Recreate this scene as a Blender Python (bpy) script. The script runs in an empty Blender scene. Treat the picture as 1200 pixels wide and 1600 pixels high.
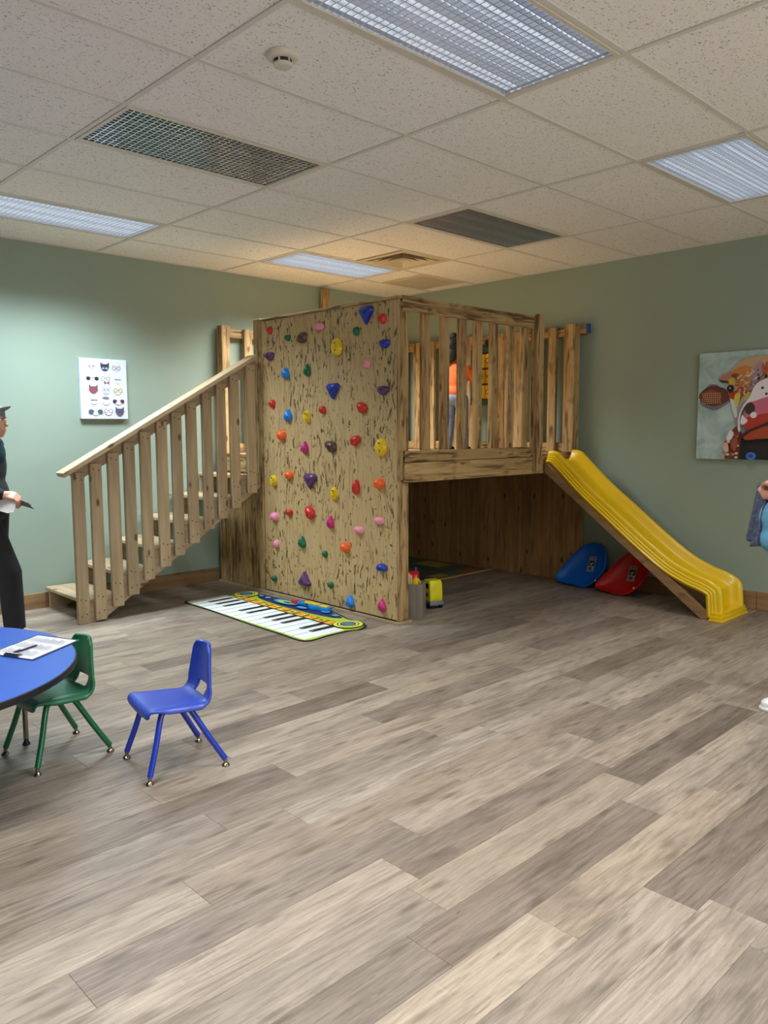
import bpy, bmesh, math, random
from mathutils import Vector, Matrix, Euler
random.seed(7)
SC = bpy.context.scene
COL = SC.collection
PI = math.pi
# ------------------------------------------------------------------ camera, world, exposure
ROOM_H = 2.95
XR, YL = 4.726, 3.042            # right wall, left wall
XB, YB = -6.0, -7.6              # walls behind the camera
CAM_LOC = (-1.7842, -3.5398, 1.4712)
YAW, PITCH, ROLL = math.radians(44.005), math.radians(-6.09), math.radians(-0.193)
F_PX = 1231.8
def set_camera():
    f = Vector((math.sin(YAW)*math.cos(PITCH), math.cos(YAW)*math.cos(PITCH), math.sin(PITCH)))
    r = Vector((math.cos(YAW), -math.sin(YAW), 0)); u = r.cross(f)
    r2 = math.cos(ROLL)*r + math.sin(ROLL)*u; u2 = -math.sin(ROLL)*r + math.cos(ROLL)*u
    cd = bpy.data.cameras.new('camera'); co = bpy.data.objects.new('camera', cd); COL.objects.link(co)
    cd.sensor_fit = 'VERTICAL'; cd.sensor_height = 36.0; cd.sensor_width = 27.0
    cd.lens = F_PX*36.0/1600.0; cd.clip_start = 0.05; cd.clip_end = 60
    m = Matrix((( r2.x, u2.x, -f.x, CAM_LOC[0]), (r2.y, u2.y, -f.y, CAM_LOC[1]), (r2.z, u2.z, -f.z, CAM_LOC[2]), (0, 0, 0, 1)))
    co.matrix_world = m
    SC.camera = co
set_camera()
w = bpy.data.worlds.new('world'); SC.world = w; w.use_nodes = True
w.node_tree.nodes['Background'].inputs[0].default_value = (0.6, 0.7, 0.8, 1)
w.node_tree.nodes['Background'].inputs[1].default_value = 0.0
SC.view_settings.view_transform = 'Standard'; SC.view_settings.look = 'None'
SC.view_settings.gamma = 1.0; SC.view_settings.use_curve_mapping = False
SC.view_settings.exposure = 0.0
LAMP_WATT = 46.0                 # light thrown down by every lit fixture
TUBE_GLOW = 1.35                 # the tubes themselves, seen through the louver
LAMP_COLOR = (0.93, 0.97, 1.0)
TUBE_COLOR = (0.74, 0.85, 1.0)
WINDOW_GLOW = 5.0                # daylight through the window behind the viewer
# which 2x4 ft ceiling cells hold a fixture: (column, row, brightness)
FIXTURES = [(0, 0, 0.0), (2, 0, 0.0), (0, -3, 0.8), (2, -3, 0.24), (0, 3, 1.35), (2, 3, 1.7),
            (-2, 3, 1.0), (-2, -3, 1.0), (-2, -9, 1.8), (0, -9, 1.8), (2, -9, 1.8)]

# ------------------------------------------------------------------ helpers
def srgb(r, g, b):
    def c(v):
        v /= 255.0
        return v/12.92 if v <= 0.04045 else ((v+0.055)/1.055)**2.4
    return (c(r), c(g), c(b), 1.0)
class NT:
    """small node-tree helper"""
    def __init__(s, name):
        s.m = bpy.data.materials.new(name); s.m.use_nodes = True
        s.t = s.m.node_tree; s.b = s.t.nodes['Principled BSDF']
    def n(s, typ, **kw):
        nd = s.t.nodes.new(typ)
        for k, v in kw.items():
            if k.startswith('i_'):
                key = k[2:]; key = int(key) if key.isdigit() else key.replace('_', ' ')
                nd.inputs[key].default_value = v
            else: setattr(nd, k, v)
        return nd
    def l(s, a, b): s.t.links.new(a, b)
    def coords(s, scale=(1, 1, 1), world=False, rnd=True, rot=(0, 0, 0)):
        tc = s.n('ShaderNodeTexCoord')
        if world:
            src = s.n('ShaderNodeNewGeometry').outputs['Position']
        else: src = tc.outputs['Object']
        if rnd and not world:
            oi = s.n('ShaderNodeObjectInfo'); mul = s.n('ShaderNodeMath', operation='MULTIPLY', i_1=41.0); s.l(oi.outputs['Random'], mul.inputs[0])
            ad = s.n('ShaderNodeVectorMath', operation='ADD'); s.l(src, ad.inputs[0]); s.l(mul.outputs[0], ad.inputs[1]); src = ad.outputs[0]
        mp = s.n('ShaderNodeMapping'); mp.inputs['Scale'].default_value = scale; mp.inputs['Rotation'].default_value = rot
        s.l(src, mp.inputs['Vector']); return mp.outputs[0]
    def noise(s, vec, scale=1, detail=4, rough=0.55, dist=0.0):
        nd = s.n('ShaderNodeTexNoise'); nd.inputs['Scale'].default_value = scale; nd.inputs['Detail'].default_value = detail
        nd.inputs['Roughness'].default_value = rough; nd.inputs['Distortion'].default_value = dist
        s.l(vec, nd.inputs['Vector']); return nd.outputs['Fac']
    def ramp(s, fac, stops):
        nd = s.n('ShaderNodeValToRGB'); e = nd.color_ramp.elements
        while len(e) < len(stops): e.new(0.5)
        for k, (p, c) in enumerate(stops):
            e[k].position = p; e[k].color = c if len(c) == 4 else (*c, 1)
        s.l(fac, nd.inputs[0]); return nd.outputs[0]
    def val(s, fac, a, b):   # smooth 0..1 step
        nd = s.n('ShaderNodeMapRange', interpolation_type='SMOOTHSTEP'); nd.inputs[1].default_value = a; nd.inputs[2].default_value = b
        s.l(fac, nd.inputs[0]); return nd.outputs[0]
    def mix(s, fac, a, b, blend='MIX'):
        nd = s.n('ShaderNodeMix', data_type='RGBA', blend_type=blend)
        for sock, v in ((nd.inputs[0], fac), (nd.inputs[6], a), (nd.inputs[7], b)):
            if hasattr(v, 'links'): s.l(v, sock)
            else: sock.default_value = v
        return nd.outputs[2]
    def math(s, op, a, b=0.0):
        nd = s.n('ShaderNodeMath', operation=op)
        for k, v in enumerate((a, b)):
            if hasattr(v, 'links'): s.l(v, nd.inputs[k])
            else: nd.inputs[k].default_value = v
        return nd.outputs[0]
    def bump(s, h, strength=0.3, dist=0.01):
        nd = s.n('ShaderNodeBump'); nd.inputs['Strength'].default_value = strength; nd.inputs['Distance'].default_value = dist
        s.l(h, nd.inputs['Height']); s.l(nd.outputs[0], s.b.inputs['Normal'])
    def base(s, c):
        if hasattr(c, 'links'): s.l(c, s.b.inputs['Base Color'])
        else: s.b.inputs['Base Color'].default_value = c
    def rough(s, r):
        if hasattr(r, 'links'): s.l(r, s.b.inputs['Roughness'])
        else: s.b.inputs['Roughness'].default_value = r
M = {}
def plain(name, rgb, rough=0.5, metal=0.0, coat=0.0, vary=0.06, spec=0.5, scale=18):
    t = NT(name); c = srgb(*rgb)
    if vary:
        f = t.noise(t.coords(), scale, 3)
        d = tuple(x*(1-vary*2) for x in c[:3])+(1,); u = tuple(min(1, x*(1+vary)) for x in c[:3])+(1,)
        t.base(t.ramp(f, [(0.3, d), (0.7, u)]))
    else: t.base(c)
    t.rough(rough); t.b.inputs['Metallic'].default_value = metal; t.b.inputs['Coat Weight'].default_value = coat
    t.b.inputs['Specular IOR Level'].default_value = spec
    M[name] = t.m; return t.m
def flat(rgb, rough=0.6):
    k = 'ink_%02x%02x%02x' % rgb
    if k not in M: plain(k, rgb, rough, vary=0.0)
    return M[k]
def emit(name, rgb, strength):
    t = NT(name); t.base((0.8, 0.8, 0.8, 1)); t.b.inputs['Emission Color'].default_value = (*rgb, 1); t.b.inputs['Emission Strength'].default_value = strength
    M[name] = t.m; return t.m

def wood(name, axis, light, mid, dark, burn=0.5, knots=0.35, rough=0.6, along=1.1, across=16.0):
    t = NT(name)
    def sc(a, b): return tuple(a if k == axis else b for k in 'xyz')
    v = t.coords(sc(along, across)); n1 = t.noise(v, 1.0, 5, 0.6, 0.8)
    col = t.ramp(n1, [(0.30, mid), (0.62, light)])
    fine = t.noise(t.coords(sc(3.0, 120.0)), 1.0, 3, 0.6)
    col = t.mix(t.math('MULTIPLY', t.val(fine, 0.5, 0.75), 0.30), col, mid)
    if burn:
        b = t.noise(t.coords(sc(2.4, 34.0)), 1.0, 4, 0.6, 0.9); bl = t.noise(t.coords(sc(2.2, 5.0)), 1.0, 2)
        s = t.math('MULTIPLY', t.val(b, 0.47, 0.62), t.val(bl, 0.34, 0.56)); col = t.mix(t.math('MULTIPLY', s, burn), col, dark)
        bb = t.noise(t.coords(sc(5.0, 9.0)), 1.0, 2); col = t.mix(t.math('MULTIPLY', t.val(bb, 0.56, 0.70), burn*0.55), col, dark)
    if knots:
        vo = t.n('ShaderNodeTexVoronoi'); vo.inputs['Scale'].default_value = 1.0; t.l(t.coords(sc(4.0, 9.0)), vo.inputs['Vector'])
        kn = t.val(vo.outputs['Distance'], 0.17, 0.07); col = t.mix(t.math('MULTIPLY', kn, knots), col, dark)
    oi = t.n('ShaderNodeObjectInfo'); k = t.ramp(oi.outputs['Random'], [(0.0, (0.84, 0.84, 0.84)), (1.0, (1.08, 1.06, 1.04))])
    col = t.mix(1.0, col, k, 'MULTIPLY'); t.base(col); t.rough(rough); t.bump(n1, 0.15, 0.004)
    M[name] = t.m; return t.m
for ax in 'xyz':
    wood('burnt_pine_'+ax, ax, srgb(196, 164, 112), srgb(156, 121, 76), srgb(84, 56, 28), 0.92, 0.8)
    wood('pale_pine_'+ax, ax, srgb(188, 166, 132), srgb(162, 138, 106), srgb(92, 66, 42), 0.0, 0.9, along=1.4)
    wood('clad_pine_'+ax, ax, srgb(190, 150, 96), srgb(158, 116, 70), srgb(84, 52, 28), 0.35, 0.9)
    wood('trim_pine_'+ax, ax, srgb(164, 128, 84), srgb(132, 100, 64), srgb(92, 62, 38), 0.25, 0.5)
    wood('grey_vinyl_'+ax, ax, srgb(146, 134, 120), srgb(112, 102, 92), srgb(72, 64, 58), 0.3, 0.2, 0.5)
def plywood():
    t = NT('burnt_plywood')
    big = t.noise(t.coords((1, 2.6, 2.0), rnd=True), 1.0, 2)
    # wandering grain: distort the lookup by a slow noise
    tc = t.coords((1, 1, 1)); wob = t.n('ShaderNodeTexNoise'); wob.inputs['Scale'].default_value = 3.0; t.l(tc, wob.inputs['Vector'])
    off = t.n('ShaderNodeVectorMath', operation='SCALE'); off.inputs['Scale'].default_value = 0.16; t.l(wob.outputs['Color'], off.inputs[0])
    ad = t.n('ShaderNodeVectorMath', operation='ADD'); t.l(tc, ad.inputs[0]); t.l(off.outputs[0], ad.inputs[1])
    def warp(s):
        mp = t.n('ShaderNodeMapping'); mp.inputs['Scale'].default_value = s; t.l(ad.outputs[0], mp.inputs['Vector']); return mp.outputs[0]
    g = t.noise(warp((3, 46, 3.2)), 1.0, 3, 0.55)
    col = t.ramp(g, [(0.25, srgb(172, 140, 92)), (0.55, srgb(200, 170, 120)), (0.8, srgb(186, 154, 104))])
    m1 = t.noise(warp((4, 44, 10)), 1.0, 2, 0.5, 0.4); dens = t.val(big, 0.38, 0.62)
    s1 = t.val(t.math('ADD', m1, t.math('MULTIPLY', dens, 0.085)), 0.655, 0.70)
    col = t.mix(t.math('MULTIPLY', s1, 0.88), col, srgb(80, 54, 26))
    m2 = t.noise(warp((4, 34, 22)), 1.0, 1, 0.5, 0.5); s2 = t.val(t.math('ADD', m2, t.math('MULTIPLY', dens, 0.03)), 0.675, 0.715)
    col = t.mix(t.math('MULTIPLY', s2, 0.85), col, srgb(80, 54, 26))
    ln = t.noise(warp((3, 90, 2.0)), 1.0, 2, 0.5); s3 = t.val(ln, 0.58, 0.68); col = t.mix(t.math('MULTIPLY', s3, 0.45), col, srgb(110, 80, 44))
    t.base(col); t.rough(0.5); t.bump(m1, 0.1, 0.003); M['burnt_plywood'] = t.m
plywood()
def plank_mat():
    t = NT('vinyl_plank'); oi = t.n('ShaderNodeObjectInfo')
    g = t.noise(t.coords((5.0, 70, 1)), 1.0, 6, 0.68, 0.9)
    col = t.ramp(g, [(0.28, (0.60, 0.58, 0.56)), (0.5, (0.96, 0.95, 0.94)), (0.72, (1.22, 1.23, 1.24))])
    bl = t.noise(t.coords((1.9, 9, 1)), 1.0, 5, 0.6, 1.0); col = t.mix(1.0, col, t.ramp(bl, [(0.30, (0.62, 0.60, 0.585)), (0.50, (0.96, 0.95, 0.94)), (0.70, (1.14, 1.14, 1.13))]), 'MULTIPLY')
    # cathedral grain arcs
    wv = t.n('ShaderNodeTexWave', wave_type='RINGS', rings_direction='Z'); wv.inputs['Scale'].default_value = 1.3; wv.inputs['Distortion'].default_value = 7.0
    wv.inputs['Detail'].default_value = 4.0; wv.inputs['Detail Scale'].default_value = 1.6; t.l(t.coords((0.9, 9.0, 1)), wv.inputs['Vector'])
    msk = t.val(t.noise(t.coords((1.6, 6.0, 1)), 1.0, 2), 0.50, 0.60)
    col = t.mix(t.math('MULTIPLY', t.math('MULTIPLY', t.val(wv.outputs['Fac'], 0.60, 0.95), msk), 0.50), col, (0.52, 0.48, 0.45, 1))
    saw = t.noise(t.coords((90, 14, 1)), 1.0, 2, 0.5, 0.6); sawm = t.math('MULTIPLY', t.val(saw, 0.55, 0.72), t.val(bl, 0.50, 0.62)); col = t.mix(t.math('MULTIPLY', sawm, 0.28), col, (1.28, 1.28, 1.27, 1))
    crk = t.noise(t.coords((3.0, 34, 1)), 1.0, 3, 0.6, 2.2); col = t.mix(t.math('MULTIPLY', t.val(crk, 0.635, 0.70), 0.60), col, (0.42, 0.37, 0.34, 1))
    vo = t.n('ShaderNodeTexVoronoi', voronoi_dimensions='2D'); vo.inputs['Scale'].default_value = 1.0; t.l(t.coords((2.0, 8.0, 1)), vo.inputs['Vector'])
    kn = t.val(vo.outputs['Distance'], 0.15, 0.02); col = t.mix(t.math('MULTIPLY', kn, 0.62), col, (0.38, 0.33, 0.30, 1))
    col = t.mix(1.0, col, oi.outputs['Color'], 'MULTIPLY'); t.base(col)
    t.rough(t.ramp(g, [(0.3, (0.52, 0.52, 0.52)), (0.7, (0.40, 0.40, 0.40))])); t.b.inputs['Specular IOR Level'].default_value = 0.45
    t.bump(g, 0.12, 0.002); M['vinyl_plank'] = t.m
plank_mat()
def tile_mat():
    t = NT('acoustic_tile')
    v = t.coords((1, 1, 1)); wob = t.noise(v, 9.0, 2)
    n1 = t.noise(t.coords((1, 1, 1)), 95.0, 1, 0.4, 0.6); p1 = t.val(n1, 0.665, 0.70)
    n2 = t.noise(t.coords((1.0, 1.6, 1)), 55.0, 1, 0.4, 1.2); p2 = t.val(n2, 0.675, 0.71)
    p = t.math('MAXIMUM', p1, p2)
    col = t.mix(t.math('MULTIPLY', p, 0.54), srgb(242, 239, 234), srgb(84, 80, 74))
    sp = t.noise(v, 160.0, 2); col = t.mix(t.math('MULTIPLY', t.val(sp, 0.4, 0.75), 0.10), col, srgb(170, 164, 156))
    t.base(col); t.rough(0.95); t.b.inputs['Specular IOR Level'].default_value = 0.1; t.bump(t.math('SUBTRACT', 1.0, p), 0.4, 0.003); M['acoustic_tile'] = t.m
tile_mat()
def wall_mat():
    t = NT('sage_paint'); v = t.coords((1, 1, 1), world=True)
    f = t.noise(v, 1.2, 3); col = t.ramp(f, [(0.3, srgb(149, 163, 147)), (0.7, srgb(154, 168, 152))])
    o = t.noise(v, 220.0, 2); t.base(col); t.rough(0.62); t.b.inputs['Specular IOR Level'].default_value = 0.25; t.bump(o, 0.10, 0.002); M['sage_paint'] = t.m
wall_mat()
plain('tee_white', (216, 212, 204), 0.5, vary=0.02)
plain('fixture_white', (214, 206, 190), 0.4, vary=0.02)
plain('louver_metal', (232, 240, 246), 0.22, 0.85, vary=0.0)
plain('housing_dark', (66, 70, 70), 0.6, vary=0.0)
plain('slab_grey', (120, 112, 104), 0.8)
plain('vent_dark', (58, 50, 42), 0.8, vary=0.0)
plain('slide_yellow', (232, 190, 10), 0.32, coat=0.2, vary=0.0)
plain('black_plastic', (24, 24, 26), 0.5)
plain('chrome', (150, 140, 128), 0.25, 1.0, vary=0.0)
plain('chair_blue', (36, 66, 168), 0.42, coat=0.1, vary=0.03)
plain('leg_blue', (26, 54, 168), 0.28, coat=0.3, vary=0.02)
plain('chair_green', (16, 104, 66), 0.42, coat=0.1, vary=0.03)
plain('leg_green', (14, 104, 62), 0.28, coat=0.3, vary=0.02)
plain('table_blue', (26, 84, 186), 0.42, vary=0.02)
plain('paper', (238, 238, 240), 0.8, vary=0.01)
plain('canvas_white', (220, 224, 236), 0.8, vary=0.01)
plain('skin_light', (206, 150, 124), 0.55, vary=0.04)
plain('skin_brown', (140, 92, 66), 0.55, vary=0.04)
plain('hair_black', (22, 18, 18), 0.6, vary=0.1, scale=60)
plain('hair_brown', (70, 48, 34), 0.6, vary=0.1, scale=60)
plain('cloth_black', (24, 25, 29), 0.9, vary=0.12)
plain('cloth_teal', (20, 52, 56), 0.9, vary=0.12)
plain('cloth_grey', (128, 128, 132), 0.9, vary=0.12)
plain('cloth_orange', (226, 112, 56), 0.9, vary=0.08)
plain('cloth_denim', (118, 132, 158), 0.9, vary=0.16, scale=30)
plain('cloth_navy', (44, 52, 76), 0.9, vary=0.12)
plain('cloth_skyblue', (112, 178, 214), 0.9, vary=0.08)
plain('cloth_slate', (92, 100, 122), 0.85, vary=0.25, scale=50)
plain('shoe_white', (232, 230, 226), 0.6, vary=0.04)
plain('shoe_dark', (48, 46, 42), 0.7, vary=0.08)
HOLD_RGB = dict(red=(206, 42, 40), green=(16, 104, 66), brown=(86, 54, 46), pink=(240, 150, 176), blue=(24, 48, 160), yellow=(238, 200, 20),
                purple=(92, 48, 104), sky=(36, 128, 220), orange=(244, 104, 38), magenta=(196, 40, 122))
for k, c in HOLD_RGB.items(): plain('hold_'+k, c, 0.38, coat=0.15, vary=0.04)
plain('saucer_blue', (14, 104, 206), 0.42, vary=0.03)
plain('saucer_red', (196, 26, 24), 0.42, vary=0.03)

class MB:
    """mesh builder: verts/faces with material slots"""
    def __init__(s): s.v = []; s.f = []; s.mi = []; s.mats = []
    def slot(s, m):
        m = M[m] if isinstance(m, str) else m
        if m not in s.mats: s.mats.append(m)
        return s.mats.index(m)
    def add(s, vs, fs, m=None, mtx=None):
        o = len(s.v); k = s.slot(m) if m is not None else 0
        s.v += [tuple(mtx @ Vector(p)) if mtx else tuple(p) for p in vs]
        s.f += [tuple(i+o for i in f) for f in fs]; s.mi += [k]*len(fs)
        return s
    def box(s, lo, hi, m=None, mtx=None):
        (a, b, c), (d, e, f) = lo, hi
        return s.add([(a, b, c), (d, b, c), (d, e, c), (a, e, c), (a, b, f), (d, b, f), (d, e, f), (a, e, f)],
                     [(0, 3, 2, 1), (4, 5, 6, 7), (0, 1, 5, 4), (1, 2, 6, 5), (2, 3, 7, 6), (3, 0, 4, 7)], m, mtx)
    def prism(s, poly, z0, z1, m=None, mtx=None):
        n = len(poly); a = sum(poly[i][0]*poly[(i+1) % n][1]-poly[(i+1) % n][0]*poly[i][1] for i in range(n))
        if a < 0: poly = poly[::-1]
        vs = [(x, y, z0) for x, y in poly]+[(x, y, z1) for x, y in poly]
        fs = [tuple(range(n-1, -1, -1)), tuple(range(n, 2*n))]+[(i, (i+1) % n, n+(i+1) % n, n+i) for i in range(n)]
        return s.add(vs, fs, m, mtx)
    def tube(s, path, r, n=10, m=None, mtx=None, cap=True):
        P = [Vector(p) for p in path]; R = r if isinstance(r, (list, tuple)) else [r]*len(P)
        vs, fs = [], []; up = None
        for i, p in enumerate(P):
            d = (P[min(i+1, len(P)-1)]-P[max(i-1, 0)]).normalized()
            if up is None: up = Vector((0, 0, 1)) if abs(d.z) < 0.9 else Vector((1, 0, 0))
            x = d.cross(up).normalized(); y = x.cross(d).normalized(); up = y
            vs += [tuple(p+R[i]*(math.cos(2*PI*k/n)*x+math.sin(2*PI*k/n)*y)) for k in range(n)]
        for i in range(len(P)-1):
            for k in range(n): fs.append((i*n+k, i*n+(k+1) % n, (i+1)*n+(k+1) % n, (i+1)*n+k))
        if cap: fs += [tuple(range(n-1, -1, -1)), tuple(range((len(P)-1)*n, len(P)*n))]
        return s.add(vs, fs, m, mtx)
    def lathe(s, prof, n=24, m=None, mtx=None):   # prof: (r, z)
        vs, fs = [], []
        for r, z in prof: vs += [(r*math.cos(2*PI*k/n), r*math.sin(2*PI*k/n), z) for k in range(n)]
        for i in range(len(prof)-1):
            for k in range(n): fs.append((i*n+k, i*n+(k+1) % n, (i+1)*n+(k+1) % n, (i+1)*n+k))
        fs += [tuple(range(n-1, -1, -1)), tuple(range((len(prof)-1)*n, len(prof)*n))]
        return s.add(vs, fs, m, mtx)
    def mesh(s, name, smooth=False, m=None, bevel=0.0, seg=2, fix=True, angle=40):
        me = bpy.data.meshes.new(name); me.from_pydata(s.v, [], s.f); me.update()
        if m is not None and not s.mats: s.slot(m)
        for x in s.mats: me.materials.append(x)
        if len(s.mats) > 1: me.polygons.foreach_set('material_index', s.mi)
        if fix or bevel:
            bm = bmesh.new(); bm.from_mesh(me)
            if fix: bmesh.ops.recalc_face_normals(bm, faces=bm.faces)
            if bevel: bmesh.ops.bevel(bm, geom=[e for e in bm.edges if len(e.link_faces) == 2 and e.calc_face_angle() > 0.5], offset=bevel, segments=seg, affect='EDGES', profile=0.5)
            bm.to_mesh(me); bm.free()
        if smooth:
            me.polygons.foreach_set('use_smooth', [True]*len(me.polygons))
            me.set_sharp_from_angle(angle=math.radians(angle))
        return me
WL = {}       # world location (translation only) of unrotated parents
def link(name, me, parent=None, loc=(0, 0, 0), rot=None, label=None):
    """loc is in world space when the parent chain carries no rotation, else local"""
    o = bpy.data.objects.new(name, me); COL.objects.link(o)
    L = Vector(loc)
    if parent is not None:
        o.parent = parent; o.location = L-WL.get(parent.name, Vector((0, 0, 0)))
    else: o.location = L
    WL[o.name] = L
    if rot is not None: o.rotation_euler = rot
    if label: o['label'] = label
    return o
def tag(o, label, cat, group=None):
    o['label'] = label; o['category'] = cat
    if group: o['group'] = group
    return o
def thing(name, label, cat, loc=(0, 0, 0), rotz=None, group=None):
    o = bpy.data.objects.new(name, None); COL.objects.link(o); o.empty_display_size = 0.1
    o.location = loc; WL[o.name] = Vector(loc)
    if rotz is not None: o.rotation_euler = (0, 0, rotz); WL[o.name] = Vector((0, 0, 0))   # children given in local space
    return tag(o, label, cat, group)
def struct(o): o['kind'] = 'structure'; return o
LUM = {}
def lumber(name, lo, hi, mat, parent, rot=None, bevel=0.003, label=None, loc=None):
    """a board given by its world corners; origin at its centre, mesh shared between equal boards"""
    lo, hi = Vector(lo), Vector(hi); sz = hi-lo; c = (lo+hi)/2
    key = (round(sz.x, 4), round(sz.y, 4), round(sz.z, 4), mat, bevel)
    if key not in LUM: LUM[key] = MB().box(-sz/2, sz/2).mesh(name, m=M[mat], bevel=bevel, seg=1)
    return link(name, LUM[key], parent, c if loc is None else loc, rot, label)

# ------------------------------------------------------------------ setting: floor
floor = struct(link('floor', MB().box((XB, YB, -0.12), (XR, YL, -0.004)).mesh('floor', m=M['slab_grey'])))
PW, PL, GAP = 0.1775, 1.215, 0.0007
TONES = [(151, 137, 122), (157, 143, 128), (144, 130, 115), (153, 138, 122), (138, 125, 112), (160, 146, 130), (146, 131, 116), (154, 141, 127)]
DARK = (130, 116, 103)
def rowy(k): return -2.2150+k*PW     # lower edge of plank row k
KNOWN = {0: (-0.247, {0: DARK}), 1: (-0.07, {0: (152, 138, 121)}), 2: (-0.007, {0: (128, 114, 101)}), 3: (-1.017, {0: (132, 119, 107), 2: DARK}), 4: (-0.57, {-1: (160, 146, 130), 0: (148, 133, 117)}),
         -2: (0.478, {0: (128, 114, 101)}), -1: (0.10, {0: (160, 144, 126), -1: (166, 150, 132)}), 7: (-1.04, {0: (124, 110, 97)}), 10: (0.03, {0: (118, 104, 92)}), 13: (2.9, {0: (126, 112, 99)}), 12: (1.9, {0: (126, 112, 99)}), 6: (2.15, {0: (126, 112, 99)}), 9: (1.3, {0: (160, 145, 127)})}
plank_cache = {}
def plank(x0, x1, y0, y1, rgb):
    sx, sy = round(x1-x0-GAP, 4), round(y1-y0-GAP, 4)
    if (sx, sy) not in plank_cache:
        mb = MB(); hx, hy, b = sx/2, sy/2, 0.0009
        mb.add([(-hx, -hy, -0.004), (hx, -hy, -0.004), (hx, hy, -0.004), (-hx, hy, -0.004), (-hx, -hy, -b), (hx, -hy, -b), (hx, hy, -b), (-hx, hy, -b),
                (-hx+b, -hy+b, 0), (hx-b, -hy+b, 0), (hx-b, hy-b, 0), (-hx+b, hy-b, 0)],
               [(8, 9, 10, 11), (4, 5, 9, 8), (5, 6, 10, 9), (6, 7, 11, 10), (7, 4, 8, 11), (0, 1, 5, 4), (1, 2, 6, 5), (2, 3, 7, 6), (3, 0, 4, 7)])
        plank_cache[(sx, sy)] = mb.mesh('floor_plank', m=M['vinyl_plank'])
    o = link('floor_plank', plank_cache[(sx, sy)], floor, ((x0+x1)/2, (y0+y1)/2, 0)); o.color = srgb(*rgb); return o
rng = random.Random(3)
FX0, FY0 = -2.6, -4.3
k0 = math.floor((FY0+2.215)/PW); k1 = math.ceil((YL+2.215)/PW)
for k in range(k0, k1):
    y0, y1 = rowy(k), min(rowy(k)+PW, YL)
    off, special = KNOWN.get(k, (rng.uniform(-1.2, 0), {}))
    n = math.floor((FX0-off)/PL)
    while True:
        a, b = off+n*PL, off+(n+1)*PL
        if a >= XR: break
        rgb = special.get(n) or rng.choice(TONES+[DARK, (124, 111, 99)] if rng.random() < 0.5 else TONES)
        j = rng.uniform(-4, 4); rgb = tuple(c+j for c in rgb)
        if min(b, XR)-a > 0.05: plank(a, min(b, XR), y0, y1, rgb)
        n += 1
bx = FX0-PL*0.9
vin = MB(); vin.box((XB, YB, -0.004), (XR, FY0-0.25, -0.0005)); vin.box((XB, FY0-0.25, -0.004), (-3.9, YL, -0.0005))
fo = link('floor_far_planks', vin.mesh('floor_far_planks', m=M['vinyl_plank']), floor); fo.color = srgb(150, 134, 116); fo['kind'] = 'stuff'

# ------------------------------------------------------------------ setting: walls and baseboards
struct(link('wall_left', MB().box((XB, YL, -0.12), (XR+0.1, YL+0.1, ROOM_H+0.1)).mesh('wall_left', m=M['sage_paint'])))
struct(link('wall_right', MB().box((XR, YB, -0.12), (XR+0.1, YL, ROOM_H+0.1)).mesh('wall_right', m=M['sage_paint'])))
struct(link('wall_near', MB().box((XB, YB-0.1, -0.12), (XR+0.1, YB, ROOM_H+0.1)).mesh('wall_near', m=M['sage_paint'])))
struct(link('wall_side', MB().box((XB-0.1, YB-0.1, -0.12), (XB, YL+0.1, ROOM_H+0.1)).mesh('wall_side', m=M['sage_paint'])))
# window in the wall behind the viewer
wn = struct(link('window_1', MB().box((-1.9, YB, 0.85), (-1.84, YB+0.06, 2.35)).box((2.84, YB, 0.85), (2.9, YB+0.06, 2.35)).box((-1.84, YB, 0.85), (2.84, YB+0.06, 0.91)).box((-1.84, YB, 2.29), (2.84, YB+0.06, 2.35)).box((0.47, YB, 0.91), (0.53, YB+0.05, 2.29)).mesh('window_1', m=M['fixture_white'])))
link('window_pane', MB().box((-1.84, YB+0.005, 0.91), (2.84, YB+0.012, 2.29)).mesh('window_pane', m=emit('daylit_pane', (0.92, 0.97, 1.0), WINDOW_GLOW)), wn)
bl = struct(link('baseboard_left', MB().box((XB, YL-0.018, 0.0), (0.66, YL, 0.128)).box((0.662, YL-0.018, 0), (2.318, YL, 0.128)).mesh('baseboard_left', m=M['trim_pine_x'], bevel=0.003)))
br = struct(link('baseboard_right', MB().box((XR-0.018, YB, 0.0), (XR, -1.135, 0.15)).box((XR-0.018, -1.131, 0), (XR, 0.49, 0.15)).mesh('baseboard_right', m=M['trim_pine_y'], bevel=0.003)))

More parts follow.
